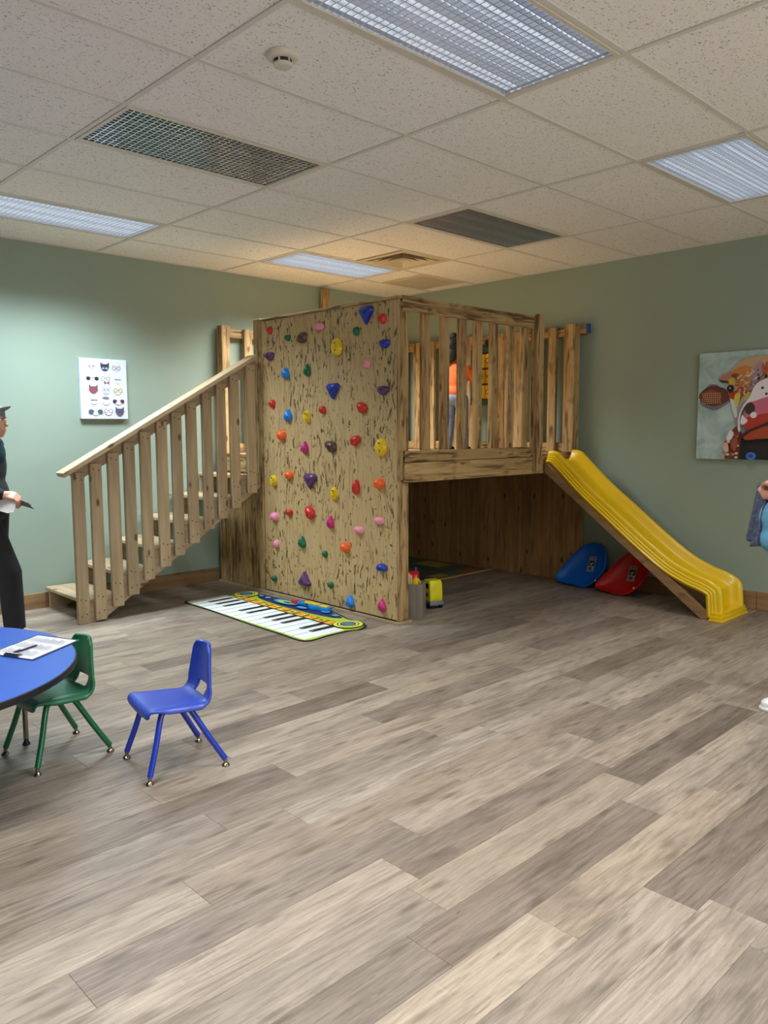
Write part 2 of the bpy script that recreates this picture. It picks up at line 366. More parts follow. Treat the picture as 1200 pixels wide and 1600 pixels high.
# ------------------------------------------------------------------ setting: ceiling grid
ceiling = struct(link('ceiling', MB().box((XB, YB, ROOM_H+0.16), (XR, YL, ROOM_H+0.2)).mesh('ceiling', m=M['housing_dark'])))
U, V = 1.2192, 0.6096
TW = 0.024
tile_cache = {}
def tile(x0, x1, y0, y1):
    g = 0.004; sx, sy = round(x1-x0-g, 4), round(y1-y0-g, 4)
    if (sx, sy) not in tile_cache:
        tile_cache[(sx, sy)] = MB().box((-sx/2, -sy/2, 0.004), (sx/2, sy/2, 0.02)).mesh('ceiling_tile', m=M['acoustic_tile'])
    return link('ceiling_tile', tile_cache[(sx, sy)], ceiling, ((x0+x1)/2, (y0+y1)/2, ROOM_H))
fixcells = {(i, j) for i, j, b in FIXTURES}
I0, J0 = math.floor(XB/U), math.floor(YB/V)
rest = MB()
for i in range(I0, 4):
    for j in range(J0, 5):
        if (i, j) in fixcells: continue
        x0, x1 = max(i*U, XB), min((i+1)*U, XR); y0, y1 = max(j*V, YB), min((j+1)*V, YL)
        if x1-x0 < 0.02 or y1-y0 < 0.02: continue
        if (i, j) == (2, 2):                      # half tile beside the air diffuser
            tile(x0, x0+V, y0, y1); continue
        if (i, j) == (3, 3): 
            tile(x0, 3.955, y0, y1); tile(4.565, x1, y0, y1); continue
        if i < -2 or j < -8: rest.box((x0+0.002, y0+0.002, ROOM_H+0.004), (x1-0.002, y1-0.002, ROOM_H+0.02))
        else: tile(x0, x1, y0, y1)
ro = link('ceiling_tiles_behind_viewer', rest.mesh('ceiling_tiles_behind_viewer', m=M['acoustic_tile']), ceiling); ro['kind'] = 'stuff'
for i in range(I0+1, 4):
    lumber('grid_tee', (i*U-TW/2, YB, ROOM_H-0.002), (i*U+TW/2, YL, ROOM_H+0.0035), 'tee_white', ceiling, bevel=0)
for j in range(J0+1, 5):
    for i in range(I0, 4):
        x0, x1 = max(i*U, XB)+TW/2, min((i+1)*U, XR)-(TW/2 if i < 3 else 0)
        lumber('grid_tee', (x0, j*V-TW/2, ROOM_H-0.0015), (x1, j*V+TW/2, ROOM_H+0.0035), 'tee_white', ceiling, bevel=0)
lumber('wall_angle', (XB, YL-0.02, ROOM_H-0.003), (XR, YL, ROOM_H+0.003), 'tee_white', ceiling, bevel=0)
lumber('wall_angle', (XR-0.02, YB, ROOM_H-0.003), (XR, YL-0.02, ROOM_H+0.003), 'tee_white', ceiling, bevel=0)

# ------------------------------------------------------------------ ceiling lights
def fixture_meshes():
    L, W = U-TW-0.004, V-TW-0.004
    fr = MB(); t = 0.022
    fr.box((-L/2, -W/2, -0.006), (L/2, -W/2+t, 0.012)); fr.box((-L/2, W/2-t, -0.006), (L/2, W/2, 0.012))
    fr.box((-L/2, -W/2+t, -0.006), (-L/2+t, W/2-t, 0.012)); fr.box((L/2-t, -W/2+t, -0.006), (L/2, W/2-t, 0.012))
    lv = MB(); nx, ny, h, th = 34, 16, 0.022, 0.0026
    a, b = L/2-t, W/2-t
    for k in range(nx+1):
        x = -a+2*a*k/nx; lv.add([(x-th, -b, 0), (x-th/3, -b, h), (x+th/3, -b, h), (x+th, -b, 0), (x-th, b, 0), (x-th/3, b, h), (x+th/3, b, h), (x+th, b, 0)],
            [(0, 1, 5, 4), (1, 2, 6, 5), (2, 3, 7, 6), (3, 0, 4, 7), (0, 3, 2, 1), (4, 5, 6, 7)])
    for k in range(ny+1):
        y = -b+2*b*k/ny; lv.add([(-a, y-th, 0), (-a, y-th/3, h), (-a, y+th/3, h), (-a, y+th, 0), (a, y-th, 0), (a, y-th/3, h), (a, y+th/3, h), (a, y+th, 0)],
            [(0, 4, 5, 1), (1, 5, 6, 2), (2, 6, 7, 3), (3, 7, 4, 0), (0, 1, 2, 3), (4, 7, 6, 5)])
    hs = MB(); z = 0.11
    hs.add([(-a, -b, 0), (a, -b, 0), (a, b, 0), (-a, b, 0), (-a+.03, -b+.05, z), (a-.03, -b+.05, z), (a-.03, b-.05, z), (-a+.03, b-.05, z)],
           [(4, 7, 6, 5), (0, 4, 5, 1), (1, 5, 6, 2), (2, 6, 7, 3), (3, 7, 4, 0)])
    tb = MB()
    for y in (-0.17, 0.0, 0.17):
        tb.tube([(-a+.03, y, 0.062), (a-.03, y, 0.062)], 0.017, 12)
    return (fr.mesh('trim_frame', m=M['fixture_white'], bevel=0.002, seg=1), lv.mesh('louver', fix=False), hs.mesh('housing', fix=False), tb)
FR, LV, HS, TB = fixture_meshes()
plain('reflector_white', (176, 186, 204), 0.5, vary=0.0)
LVL, LVD = LV.copy(), LV.copy(); LVF = LV.copy(); LVF.materials.append(emit('louver_glow_dim', (0.72, 0.83, 1.0), 0.06)); LVL.materials.append(emit('louver_glow', (0.78, 0.87, 1.0), 0.12))  # blades of lit fixtures glow by themselves, standing in for tube light on them
for q in ('louver_glow_dim', 'louver_glow'):
    bs = M[q].node_tree.nodes['Principled BSDF']; bs.inputs['Metallic'].default_value = 0.9; bs.inputs['Roughness'].default_value = 0.25; LVD.materials.append(M['louver_metal'])
plain('tube_off', (190, 196, 196), 0.3, vary=0.0)
HSL, HSD = HS.copy(), HS.copy(); HSL.materials.append(M['reflector_white']); HSD.materials.append(M['housing_dark'])  # same housing twice: pale when lit, unlit shade put into the dark colour
FLAB = {(0, 0): 'unlit louvered ceiling light at upper left, dark inside, nearest the smoke detector', (2, 0): 'small-looking unlit louvered ceiling light in front of the square air diffuser',
        (0, -3): 'largest ceiling light, cut by the top edge, cool blue louver grid', (2, -3): 'lit ceiling light above the cow painting, cut by the right edge',
        (0, 3): 'lit ceiling light beside the green wall at the left edge', (2, 3): 'brightest ceiling light, right above the climbing wall platform'}
TMESH = {}
for i, j, bness in FIXTURES:
    vis = (i, j) in FLAB
    o = thing('ceiling_light', FLAB.get((i, j), 'lit louvered ceiling light behind the viewer'), 'ceiling light', ((i+0.5)*U, (j+0.5)*V, ROOM_H), None, 'louvered troffers in the ceiling grid')
    link('trim_frame', FR, o, WL[o.name]); link('louver', LVF if (i, j) == (0, -3) else LVL if bness else LVD, o, WL[o.name]+Vector((0, 0, 0.0)))
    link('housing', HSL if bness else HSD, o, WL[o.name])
    if bness not in TMESH:
        m = emit('tube_lit_%d' % int(bness*100), TUBE_COLOR, TUBE_GLOW*(0.7+0.3*bness)) if bness else M['tube_off']
        TMESH[bness] = TB.mesh('fluorescent_tubes', smooth=True, m=m); TB.mats = []
    link('fluorescent_tubes', TMESH[bness], o, WL[o.name])
    if bness:
        ld = bpy.data.lights.new('lamp', 'AREA'); ld.shape = 'RECTANGLE'; ld.size = 1.13; ld.size_y = 0.53; ld.energy = LAMP_WATT*bness; ld.color = (0.76, 0.93, 1.05) if (i, j) == (0, 3) else LAMP_COLOR; ld.spread = math.radians(126)
        lo_ = bpy.data.objects.new('lamp', ld); COL.objects.link(lo_); lo_.parent = o; lo_.location = (0, 0, -0.012)
# smoke detector
sd = thing('smoke_detector', 'round white smoke detector on the ceiling tile', 'smoke detector', (0.232, -0.881, ROOM_H+0.004))
b = WL[sd.name]
link('base', MB().lathe([(0.064, 0), (0.066, -0.004), (0.066, -0.014), (0.060, -0.022), (0.045, -0.026)], 36).mesh('base', True, M['fixture_white']), sd, b)
link('sensor_slot', MB().lathe([(0.036, -0.024), (0.036, -0.042)], 32).mesh('sensor_slot', True, M['black_plastic']), sd, b)
for a in range(6):
    c, s_ = math.cos(a*PI/3+0.55), math.sin(a*PI/3+0.55)
    link('rib', MB().box((-0.004, -0.003, -0.044), (0.004, 0.003, -0.024)).mesh('rib', m=M['fixture_white']), sd, b+Vector((c*0.037, s_*0.037, 0)), (0, 0, a*PI/3+0.55))
link('cap', MB().lathe([(0.039, -0.040), (0.039, -0.046), (0.034, -0.051), (0.015, -0.053)], 32).mesh('cap', True, M['fixture_white']), sd, b)
# air diffuser
plain('vent_white', (208, 196, 172), 0.5, vary=0.02)
dv = thing('air_diffuser', 'square ceiling air diffuser with nested square vanes beside the bright ceiling light', 'vent', (2.5*U+V/2, 2.5*V, ROOM_H))
b = WL[dv.name]
def sqring(mb, r0, z0, r1, z1):
    vs = [(sx*r0, sy*r0, z0) for sx, sy in ((-1, -1), (1, -1), (1, 1), (-1, 1))]+[(sx*r1, sy*r1, z1) for sx, sy in ((-1, -1), (1, -1), (1, 1), (-1, 1))]
    mb.add(vs, [(k, (k+1) % 4, 4+(k+1) % 4, 4+k) for k in range(4)])
mb = MB(); sqring(mb, 0.291, -0.002, 0.235, -0.003); sqring(mb, 0.235, -0.003, 0.235, 0.03); sqring(mb, 0.291, -0.002, 0.291, 0.01)
link('flange', mb.mesh('flange', m=M['vent_white']), dv, b)
link('duct', MB().box((-0.24, -0.24, 0.05), (0.24, 0.24, 0.055)).mesh('duct', m=M['vent_dark']), dv, b)
for r in (0.225, 0.165, 0.105):
    mb = MB(); sqring(mb, r, -0.006, r-0.055, 0.035); sqring(mb, r-0.003, -0.006, r-0.058, 0.035); sqring(mb, r, -0.006, r-0.003, -0.006)
    link('vane', mb.mesh('vane', m=M['vent_white']), dv, b)
link('centre_plate', MB().box((-0.05, -0.05, -0.004), (0.05, 0.05, 0.0)).mesh('centre_plate', m=M['vent_white'], bevel=0.004), dv, b)
rv = thing('return_grille', 'flat brownish square return air grille close to the room corner', 'vent', (4.26, 2.135, ROOM_H))
b = WL[rv.name]
mb = MB(); sqring(mb, 0.302, -0.002, 0.252, -0.004); sqring(mb, 0.252, -0.004, 0.252, 0.02); sqring(mb, 0.302, -0.002, 0.302, 0.012)
link('frame', mb.mesh('frame', m=M['vent_white']), rv, b)
link('backing', MB().box((-0.255, -0.255, 0.03), (0.255, 0.255, 0.035)).mesh('backing', m=M['vent_dark']), rv, b)
sl = MB().box((-0.252, -0.0015, 0.0), (0.252, 0.0015, 0.014)).mesh('slat', m=M['vent_white'])
for k in range(30): link('slat', sl, rv, b+Vector((0, -0.246+k*0.017, 0)), (0.7, 0, 0))

# ------------------------------------------------------------------ climbing wall
CX = 2.315      # plane of the plywood face
cw = thing('climbing_wall', 'tall burnt-grain plywood climbing wall studded with coloured holds', 'climbing wall', (2.35, 1.4, 0))
lumber('plywood_panel', (CX, 0.566, 0.03), (CX+0.018, 1.915, 2.395), 'burnt_plywood', cw, bevel=0.002)
lumber('plywood_panel', (CX, 1.918, 0.03), (CX+0.018, 2.235, 2.395), 'burnt_plywood', cw, bevel=0.002)
lumber('post', (CX-0.012, 2.238, 0.02), (CX+0.077, 2.345, 2.42), 'burnt_pine_z', cw)
lumber('post', (CX+0.02, 0.557, 0.02), (CX+0.115, 0.66, 2.31), 'burnt_pine_z', cw)
lumber('edge_trim', (CX-0.004, 0.548, 0.02), (CX+0.018, 0.563, 2.395), 'burnt_pine_z', cw, bevel=0.001)
lumber('top_cap', (CX-0.018, 0.53, 2.396), (CX+0.075, 2.236, 2.414), 'burnt_pine_y', cw)
lumber('base_trim', (CX-0.022, 0.53, 0.0), (CX+0.0, 2.345, 0.022), 'pale_pine_y', cw, bevel=0.002)
lumber('base_trim', (CX+0.0, 0.53, 0.0), (CX+0.125, 0.552, 0.022), 'pale_pine_x', cw, bevel=0.002)
HOLDS = [('red','o',2.101,2.307,0.061,0.07),('green','d',1.849,2.227,0.065,0.063),('brown','b',1.657,2.206,0.125,0.082),('pink','c',1.439,2.278,0.112,0.06),('green','o',0.993,2.202,0.06,0.071),('blue','t',0.878,2.315,0.121,0.108),('red','o',0.705,2.267,0.067,0.078),('yellow','y',1.222,2.101,0.119,0.142),('blue','d',0.684,2.089,0.105,0.078),('purple','d',2.104,2.094,0.11,0.087),('sky','p',1.881,1.933,0.088,0.096),('green','p',1.593,1.944,0.069,0.103),('pink','o',0.881,1.953,0.07,0.066),('blue','t',1.271,1.767,0.122,0.1),('purple','d',0.702,1.751,0.106,0.084),('red','o',2.08,1.681,0.069,0.077),('sky','p',1.858,1.579,0.091,0.107),('yellow','y',1.607,1.565,0.083,0.105),('red','o',1.403,1.617,0.073,0.066),('red','b',0.934,1.627,0.107,0.082),('orange','r',1.948,1.412,0.102,0.093),('magenta','p',1.638,1.313,0.077,0.106),('brown','b',1.302,1.326,0.13,0.092),('red','b',1.013,1.377,0.103,0.084),('yellow','y',0.725,1.327,0.119,0.138),('yellow','y',2.085,1.016,0.085,0.101),('orange','r',1.854,1.074,0.096,0.076),('purple','t',1.572,1.04,0.132,0.101),('yellow','y',1.272,0.948,0.084,0.108),('red','b',1.006,1.011,0.079,0.105),('orange','r',0.744,1.055,0.097,0.087),('pink','c',2.076,0.702,0.106,0.074),('red','d',1.863,0.754,0.077,0.072),('red','b',1.577,0.773,0.114,0.102),('magenta','p',1.319,0.715,0.072,0.11),('pink','c',0.752,0.77,0.092,0.058),('pink','c',0.98,0.68,0.097,0.058),('pink','o',2.055,0.46,0.07,0.077),('green','p',1.691,0.515,0.079,0.104),('green','d',1.393,0.447,0.054,0.069),('orange','r',1.133,0.528,0.091,0.087),('blue','u',0.723,0.408,0.109,0.079),('green','d',2.097,0.149,0.063,0.064),('purple','v',1.664,0.197,0.122,0.099),('green','d',1.324,0.199,0.06,0.064),('sky','p',1.085,0.099,0.082,0.104),('magenta','p',0.721,0.126,0.075,0.104)]
def outline(kind, th, rnd):
    """unit outline of a hold; th=0 points to image right, pi/2 up"""
    c, s = math.cos(th), math.sin(th)
    if kind == 't':   # triangle, point down
        r = 1/max(0.62*s+0.0*c, -0.5*s+0.86*c*0.9, -0.5*s-0.86*c*0.9, 0.5); x, y = r*c*0.72, r*s*0.72
    elif kind == 'v':
        r = 1/max(-0.62*s, 0.5*s+0.78*c, 0.5*s-0.78*c, 0.5); x, y = r*c*0.72, r*s*0.72
    elif kind == 'p': x, y = c*(1-0.38*s-0.15*max(0, s)), s
    elif kind == 'd': x, y = c*(1+0.12*s), (s if s < 0 else s*0.72)
    elif kind == 'u': x, y = c, (s if s > 0 else s*0.55-0.35*abs(c)*0)
    elif kind == 'c': x, y = math.copysign(abs(c)**0.7, c), math.copysign(abs(s)**0.85, s)
    elif kind == 'b': k = 1+0.16*math.sin(2*th+rnd*6)+0.10*math.sin(3*th+rnd*11); x, y = c*k, s*k
    elif kind == 'y': k = 1+0.05*math.sin(3*th+rnd*5); x, y = c*(0.92-0.06*s)*k, s*k
    else: x, y = c, s
    return x, y
hr = random.Random(11)
for col, kind, yy, zz, wd, ht in HOLDS:
    rnd = hr.random(); N, RINGS = 28, 9; mb = MB(); vs, fs = [], []
    D = 0.5*min(wd, ht)*{'r': 1.05, 'c': 1.0, 't': 0.75, 'v': 0.8, 'y': 0.62}.get(kind, 0.8)+0.012
    ax_, ay_ = {'p': (0, -0.25), 't': (0, 0.25), 'v': (0, -0.3), 'c': (-0.12, 0), 'd': (0, 0.15), 'u': (0, 0.2)}.get(kind, (0.06*(rnd-.5), 0.1*(rnd-.5)))
    for q in range(RINGS+1):
        r = 1-q/RINGS*0.93; h = D*(1-r**2.6)**0.55 if q else 0.0
        for k in range(N):
            x, y = outline(kind, 2*PI*k/N, rnd); f = 1-r
            px, py = x*r+ax_*f, y*r+ay_*f
            vs.append((-h, -px*wd/2, py*ht/2))
    for q in range(RINGS):
        for k in range(N): fs.append((q*N+k, q*N+(k+1) % N, (q+1)*N+(k+1) % N, (q+1)*N+k))
    fs.append(tuple(range(RINGS*N, RINGS*N+N)))
    mb.add(vs, fs)
    o = link('climbing_hold', mb.mesh('climbing_hold', True, M['hold_'+col], angle=70), cw, (CX, yy, zz), label={'sky': 'light blue'}.get(col, col)+' climbing hold')
    # bolt sockets: recessed dark cups rising from a small collar
    socks = {'y': [(0.30, -0.32), (0.26, 0.36)], 'p': [(0.22, -0.30)], 'c': [(-0.05, 0.0)], 'r': [(0.22, 0.0)], 'b': [(0.12, -0.05)], 't': [(0.25, 0.15)], 'v': [(0.25, -0.2)], 'u': [(0.1, 0.0)]}.get(kind, [(0.18, 0.05)])
    for sx, sy in socks:
        rr = 0.0135 if kind in 'yp' else 0.0085 if kind in 'rbtvuc' else 0.0065
        # height of the dome at that spot
        e = min(0.9, math.hypot(sx-ax_, sy-ay_)); h = D*(1-e**2.6)**0.55
        sb = MB()
        mt = Matrix.Translation((-h+0.0030, -sx*wd/2, sy*ht/2)) @ Matrix.Rotation(-PI/2, 4, 'Y')
        sb.lathe([(rr*1.35, 0.0), (rr*1.35, 0.0065), (rr*1.05, 0.0075), (rr, 0.0065), (rr*0.9, 0.001), (rr*0.5, 0.0)], 16, M['hold_'+col], mt)
        sb.lathe([(rr*0.88, 0.0015), (rr*0.8, 0.0025)], 14, M['black_plastic'], mt)
        link('bolt_socket', sb.mesh('bolt_socket', True), o, (CX, yy, zz))

# ------------------------------------------------------------------ staircase
st = thing('wooden_staircase', 'pale pine staircase with slatted railing against the green left wall', 'staircase', (1.4, 2.6, 0))
TR, RUN, RISE, TX = 6, 0.288, 0.177, 0.655
SY0, SY1 = 2.272, 3.0
def stringer(y0, y1):
    pts = [(TX+0.02, 0.0), (TX+0.02, RISE-0.03)]
    for k in range(TR):
        x = TX+0.02+RUN*k; z = RISE*(k+1)-0.03
        pts += [(x+0.0001, z), (x+RUN, z)]
        if k < TR-1: pts.append((x+RUN, z+RISE))
    pts += [(2.305, RISE*TR-0.03), (2.305, 0.955), (0.80, 0.0)]
    clean = []
    for q in pts:
        if not clean or (abs(q[0]-clean[-1][0])+abs(q[1]-clean[-1][1])) > 0.002: clean.append(q)
    mb = MB(); mt = Matrix.Translation((0, y1, 0)) @ Matrix.Rotation(PI/2, 4, 'X')
    mb.prism(clean, 0, y1-y0, None, mt); return mb.mesh('stringer', m=M['pale_pine_x'])
link('stringer', stringer(SY0, SY0+0.038), st); link('stringer', stringer(SY1-0.036, SY1+0.002), st)
for k in range(TR):
    x = TX+RUN*k; z = RISE*(k+1)
    lumber('tread', (x, SY0-0.004, z-0.03), (min(x+RUN+0.03, 2.303), SY1+0.02, z), 'pale_pine_y', st, bevel=0.005)
for k in range(1, TR):
    lumber('cleat', (TX+RUN*k+0.03, SY0+0.04, RISE*k+0.001), (TX+RUN*k+0.048, SY0+0.075, RISE*(k+1)-0.031), 'pale_pine_z', st, bevel=0.001)
BAL = [(0.644, 1.150, 0.000), (0.780, 1.215, 0.012), (0.921, 1.292, 0.095), (1.052, 1.366, 0.168), (1.190, 1.449, 0.270), (1.335, 1.528, 0.356), (1.467, 1.604, 0.433), (1.606, 1.686, 0.520), (1.752, 1.771, 0.624), (1.889, 1.851, 0.704), (2.024, 1.931, 0.784), (2.192, 2.023, 0.905)]
for x, zt, zb in BAL:
    lumber('baluster', (x-0.0445, 2.232, zb), (x+0.0445, 2.270, zt), 'pale_pine_z', st, bevel=0.004)
# sloped hand rail: flat cap on an edge board
ang = math.atan2(2.088-1.148, 2.215-0.525); c0 = Vector((0.52, 0, 1.128)); c1 = Vector((2.235, 0, 1.128+(2.235-0.52)*math.tan(ang)))
Lr = (c1-c0).length; mid = (c0+c1)/2
def sloped(name, y0, y1, t0, t1, L, mat, shift=0.0):
    me = MB().box((-L/2, -(y1-y0)/2, t0), (L/2, (y1-y0)/2, t1)).mesh(name, m=M[mat], bevel=0.005)
    d = Vector((math.cos(ang), 0, math.sin(ang)))
    return link(name, me, st, Vector((mid.x, (y0+y1)/2, mid.z))+d*shift, (0, -ang, 0))
sloped('handrail_cap', 2.185, 2.315, -0.012, 0.026, Lr, 'pale_pine_x')
sloped('rail_board', 2.2705, 2.306, -0.105, -0.0125, Lr-0.06, 'pale_pine_x', 0.045)
# nail heads on the balusters are drawn by the knots of the wood; two screws per baluster are real
plain('screw_steel', (70, 62, 54), 0.5, 0.6, vary=0)
scr = MB().lathe([(0.005, 0), (0.005, 0.0012), (0.003, 0.0016)], 10, None, Matrix.Rotation(PI/2, 4, 'X')).mesh('screw', m=M['screw_steel'])
bals = [o for o in st.children if o.name.startswith('baluster')]
for o, (x, zt, zb) in zip(bals, BAL):
    for dx, dz in ((-0.02, 0.06), (0.02, 0.075), (-0.022, 0.19), (0.015, 0.18)):
        link('screw', scr, o, (x+dx, 2.2319, zb+dz))
    for dx in (-0.02, 0.02): link('screw', scr, o, (x+dx, 2.2319, zt-0.05-dx*0.3))

# ------------------------------------------------------------------ play platform
pp = thing('play_platform', 'raised burnt-pine play platform with slatted railings in the room corner', 'play platform', (3.5, 1.8, 0))
ZD = 1.235
for k in range(17):
    y0 = 0.563+k*0.1435
    lumber('deck_board', (2.34, y0, ZD-0.028), (4.70, y0+0.1415, ZD), 'burnt_pine_x', pp)
lumber('joist', (2.34, 0.60, 1.07), (4.70, 0.64, 1.205), 'burnt_pine_x', pp); lumber('joist', (2.34, 1.75, 1.07), (4.70, 1.79, 1.205), 'burnt_pine_x', pp); lumber('joist', (2.34, 2.93, 1.07), (4.70, 2.97, 1.205), 'burnt_pine_x', pp)
lumber('front_beam', (2.352, 0.518, 1.066), (4.69, 0.554, 1.212), 'burnt_pine_x', pp, bevel=0.005)
lumber('front_beam', (2.367, 0.528, 1.215), (3.93, 0.556, 1.303), 'burnt_pine_x', pp, bevel=0.005)
lumber('beam_block', (2.325, 0.535, 1.09), (2.351, 0.556, 1.30), 'burnt_pine_z', pp)
lumber('top_rail', (2.335, 0.515, 2.312), (3.932, 0.553, 2.418), 'burnt_pine_x', pp, bevel=0.005)
for xr in (2.667, 2.885, 3.090, 3.285, 3.490, 3.712, 3.915):
    lumber('slat', (xr-0.086, 0.5565, 1.24), (xr, 0.594, 2.40), 'burnt_pine_z', pp, bevel=0.004)
lumber('gate_post', (3.936, 0.478, 1.09), (4.032, 0.516, 2.435), 'burnt_pine_z', pp, bevel=0.004)
lumber('gate_post', (3.936, 0.5175, 1.24), (4.0, 0.5545, 2.42), 'burnt_pine_z', pp, bevel=0.004)
# railing along the right wall
lumber('wall_rail', (4.652, 0.452, 2.312), (4.69, 2.98, 2.402), 'burnt_pine_y', pp, bevel=0.004)
lumber('wall_rail', (4.652, 0.60, 1.238), (4.69, 2.98, 1.325), 'burnt_pine_y', pp, bevel=0.004)
for y in (0.795, 0.985, 1.205, 1.405, 1.80, 1.99, 2.17, 2.345, 2.56, 2.76):
    lumber('slat', (4.612, y-0.0445, 1.238), (4.650, y+0.0445, 2.402), 'burnt_pine_z', pp, bevel=0.004)
lumber('wall_post', (4.555, 0.512, 1.238), (4.650, 0.600, 2.412), 'burnt_pine_z', pp, bevel=0.004)
lumber('wall_post', (4.600, 0.602, 1.238), (4.650, 0.655, 2.412), 'burnt_pine_z', pp, bevel=0.004)
plain('tape_blue', (28, 74, 150), 0.6)
lumber('blue_tape', (4.648, 0.430, 2.325), (4.694, 0.453, 2.412), 'tape_blue', pp, bevel=0.004, label='blue tape wrapped round the rail end')
# railing along the left wall
lumber('wall_rail', (2.40, 2.985, 2.33), (4.60, 3.023, 2.42), 'burnt_pine_x', pp, bevel=0.004)
lumber('wall_rail', (2.44, 2.985, 1.238), (4.60, 3.023, 1.325), 'burnt_pine_x', pp, bevel=0.004)
for x in (2.665, 2.86, 3.06, 3.26, 3.46, 3.86, 4.06, 4.26, 4.46):
    lumber('slat', (x-0.0445, 2.946, 1.238), (x+0.0445, 2.984, 2.42), 'burnt_pine_z', pp, bevel=0.004)
lumber('wall_post', (2.352, 2.925, 1.238), (2.440, 3.015, 2.435), 'burnt_pine_z', pp, bevel=0.004)
lumber('tall_post', (3.605, 2.940, 1.238), (3.697, 2.984, 2.915), 'burnt_pine_z', pp, bevel=0.004)
# stair-side end of the platform
lumber('side_beam', (CX-0.02, 2.347, 1.075), (CX+0.02, 2.99, 1.24), 'burnt_pine_y', pp, bevel=0.004)
for y0, y1 in ((2.347, 2.575), (2.577, 2.79), (2.792, 2.985)):
    lumber('side_panel_board', (CX+0.002, y0, 0.02), (CX+0.02, y1, 1.073), 'burnt_pine_z', pp, bevel=0.002)
lumber('side_trim', (CX-0.02, 2.347, 0.0), (CX+0.001, 2.985, 0.02), 'pale_pine_y', pp, bevel=0.002)
# vertical boards lining the two walls below the deck
yb = 0.478; br_ = random.Random(5)
while yb < 2.96:
    wd = br_.uniform(0.13, 0.2); y1 = min(yb+wd, 2.985)
    lumber('wall_board', (4.700, yb, 0.0), (4.718+br_.uniform(-0.001, 0.001), y1-0.002, 1.235 if yb > 0.5 else 1.07), 'clad_pine_z', pp, bevel=0.002); yb = y1
xb = 2.36
while xb < 4.66:
    wd = br_.uniform(0.13, 0.2); x1 = min(xb+wd, 4.697)
    lumber('wall_board', (xb, 3.004, 0.0), (x1-0.002, 3.022, 1.05), 'clad_pine_z', pp, bevel=0.002); xb = x1

# ------------------------------------------------------------------ slide
sl_ = thing('slide', 'yellow plastic slide running down from the wooden platform', 'slide', (4.32, -0.4, 0))
NEAR = [(0.475, 1.262), (0.389, 1.250), (0.309, 1.182), (0.076, 0.977), (-0.201, 0.768), (-0.464, 0.570), (-0.680, 0.425), (-0.839, 0.352), (-0.961, 0.314), (-1.040, 0.279), (-1.085, 0.232), (-1.100, 0.122), (-1.108, 0.03)]
def cat_rom(P, n):
    out = []
    for i in range(len(P)-1):
        p0, p1, p2, p3 = P[max(i-1, 0)], P[i], P[i+1], P[min(i+2, len(P)-1)]
        for k in range(n):
            t = k/n
            out.append(tuple(0.5*(2*b+(c-a)*t+(2*a-5*b+4*c-d)*t*t+(3*b-a-3*c+d)*t*t*t) for a, b, c, d in zip(p0, p1, p2, p3)))
    out.append(tuple(P[-1])); return out
path = cat_rom(NEAR, 5)
# cross-section (across, height below the rail top): outer skirt with ridges, rail top, inner wall, bed
HW = 0.235
half = [(0.004, -0.105), (0.0, -0.088), (0.010, -0.080), (0.010, -0.066), (0.018, -0.060), (0.018, -0.045), (0.027, -0.038), (0.027, -0.014), (0.036, 0.0), (0.052, 0.004), (0.066, -0.004), (0.078, -0.030), (0.092, -0.064), (0.112, -0.080), (0.16, -0.084)]
sec = [(-HW+a, h) for a, h in half]+[(HW-a, h) for a, h in half[::-1]]
inner = [(x*0.965 if abs(x) > 0.1 else x, h-0.007) for x, h in sec]
def frames(path):
    fr = []
    for i, (y, z) in enumerate(path):
        a = Vector(path[max(i-1, 0)]); b_ = Vector(path[min(i+1, len(path)-1)]); d = (b_-a).normalized()
        nrm = Vector((d.y, -d.x))       # outward (up) side when moving towards -y
        if nrm.y < 0 and d.y > -0.98: nrm = -nrm
        fr.append(nrm)
    return fr
fr = frames(path)
mb = MB(); vs, fs = [], []; ns = len(sec)
for (y, z), nr in zip(path, fr):
    for x, h in sec:
        zz = z+nr.y*h; yy = y+nr.x*h
        vs.append((4.325+x, yy, max(zz, 0.004)))
for i in range(len(path)-1):
    o0, o1 = i*ns, (i+1)*ns
    for k in range(ns-1): fs.append((o0+k, o0+k+1, o1+k+1, o1+k))
mb.add(vs, fs)
sbed = link('slide_bed', mb.mesh('slide_bed', True, M['slide_yellow'], angle=50), sl_)
so = sbed.modifiers.new('thick', 'SOLIDIFY'); so.thickness = 0.005; so.offset = 0
# moulded foot: stepped base round the end of the slide
ft = MB()
def foot_ring(z0, z1, g):
    ft.box((4.088-g, -1.118-g, z0), (4.562+g, -1.02, z1))
foot_ring(0.0, 0.012, 0.012); foot_ring(0.012, 0.042, 0.0); foot_ring(0.042, 0.064, -0.008)
link('foot_flange', ft.mesh('foot_flange', True, M['slide_yellow'], bevel=0.004), sl_)
# timber stringers under the slide
for x0 in (4.095, 4.52):
    a, b_ = Vector((0.50, 1.165)), Vector((-0.985, 0.055)); d = (b_-a).normalized(); nn = Vector((d.y, -d.x)); nn = nn if nn.y < 0 else -nn
    poly = [(a.x, a.y+0.02), (a.x, a.y-0.09), (-0.955, 0.0), (-1.01, 0.0), (-1.01, 0.055)]
    mt = Matrix(((0, 0, 1, x0), (1, 0, 0, 0), (0, 1, 0, 0), (0, 0, 0, 1)))
    link('support_beam', MB().prism(poly, 0, 0.036, None, mt).mesh('support_beam', m=M['trim_pine_y'], bevel=0.003), sl_)

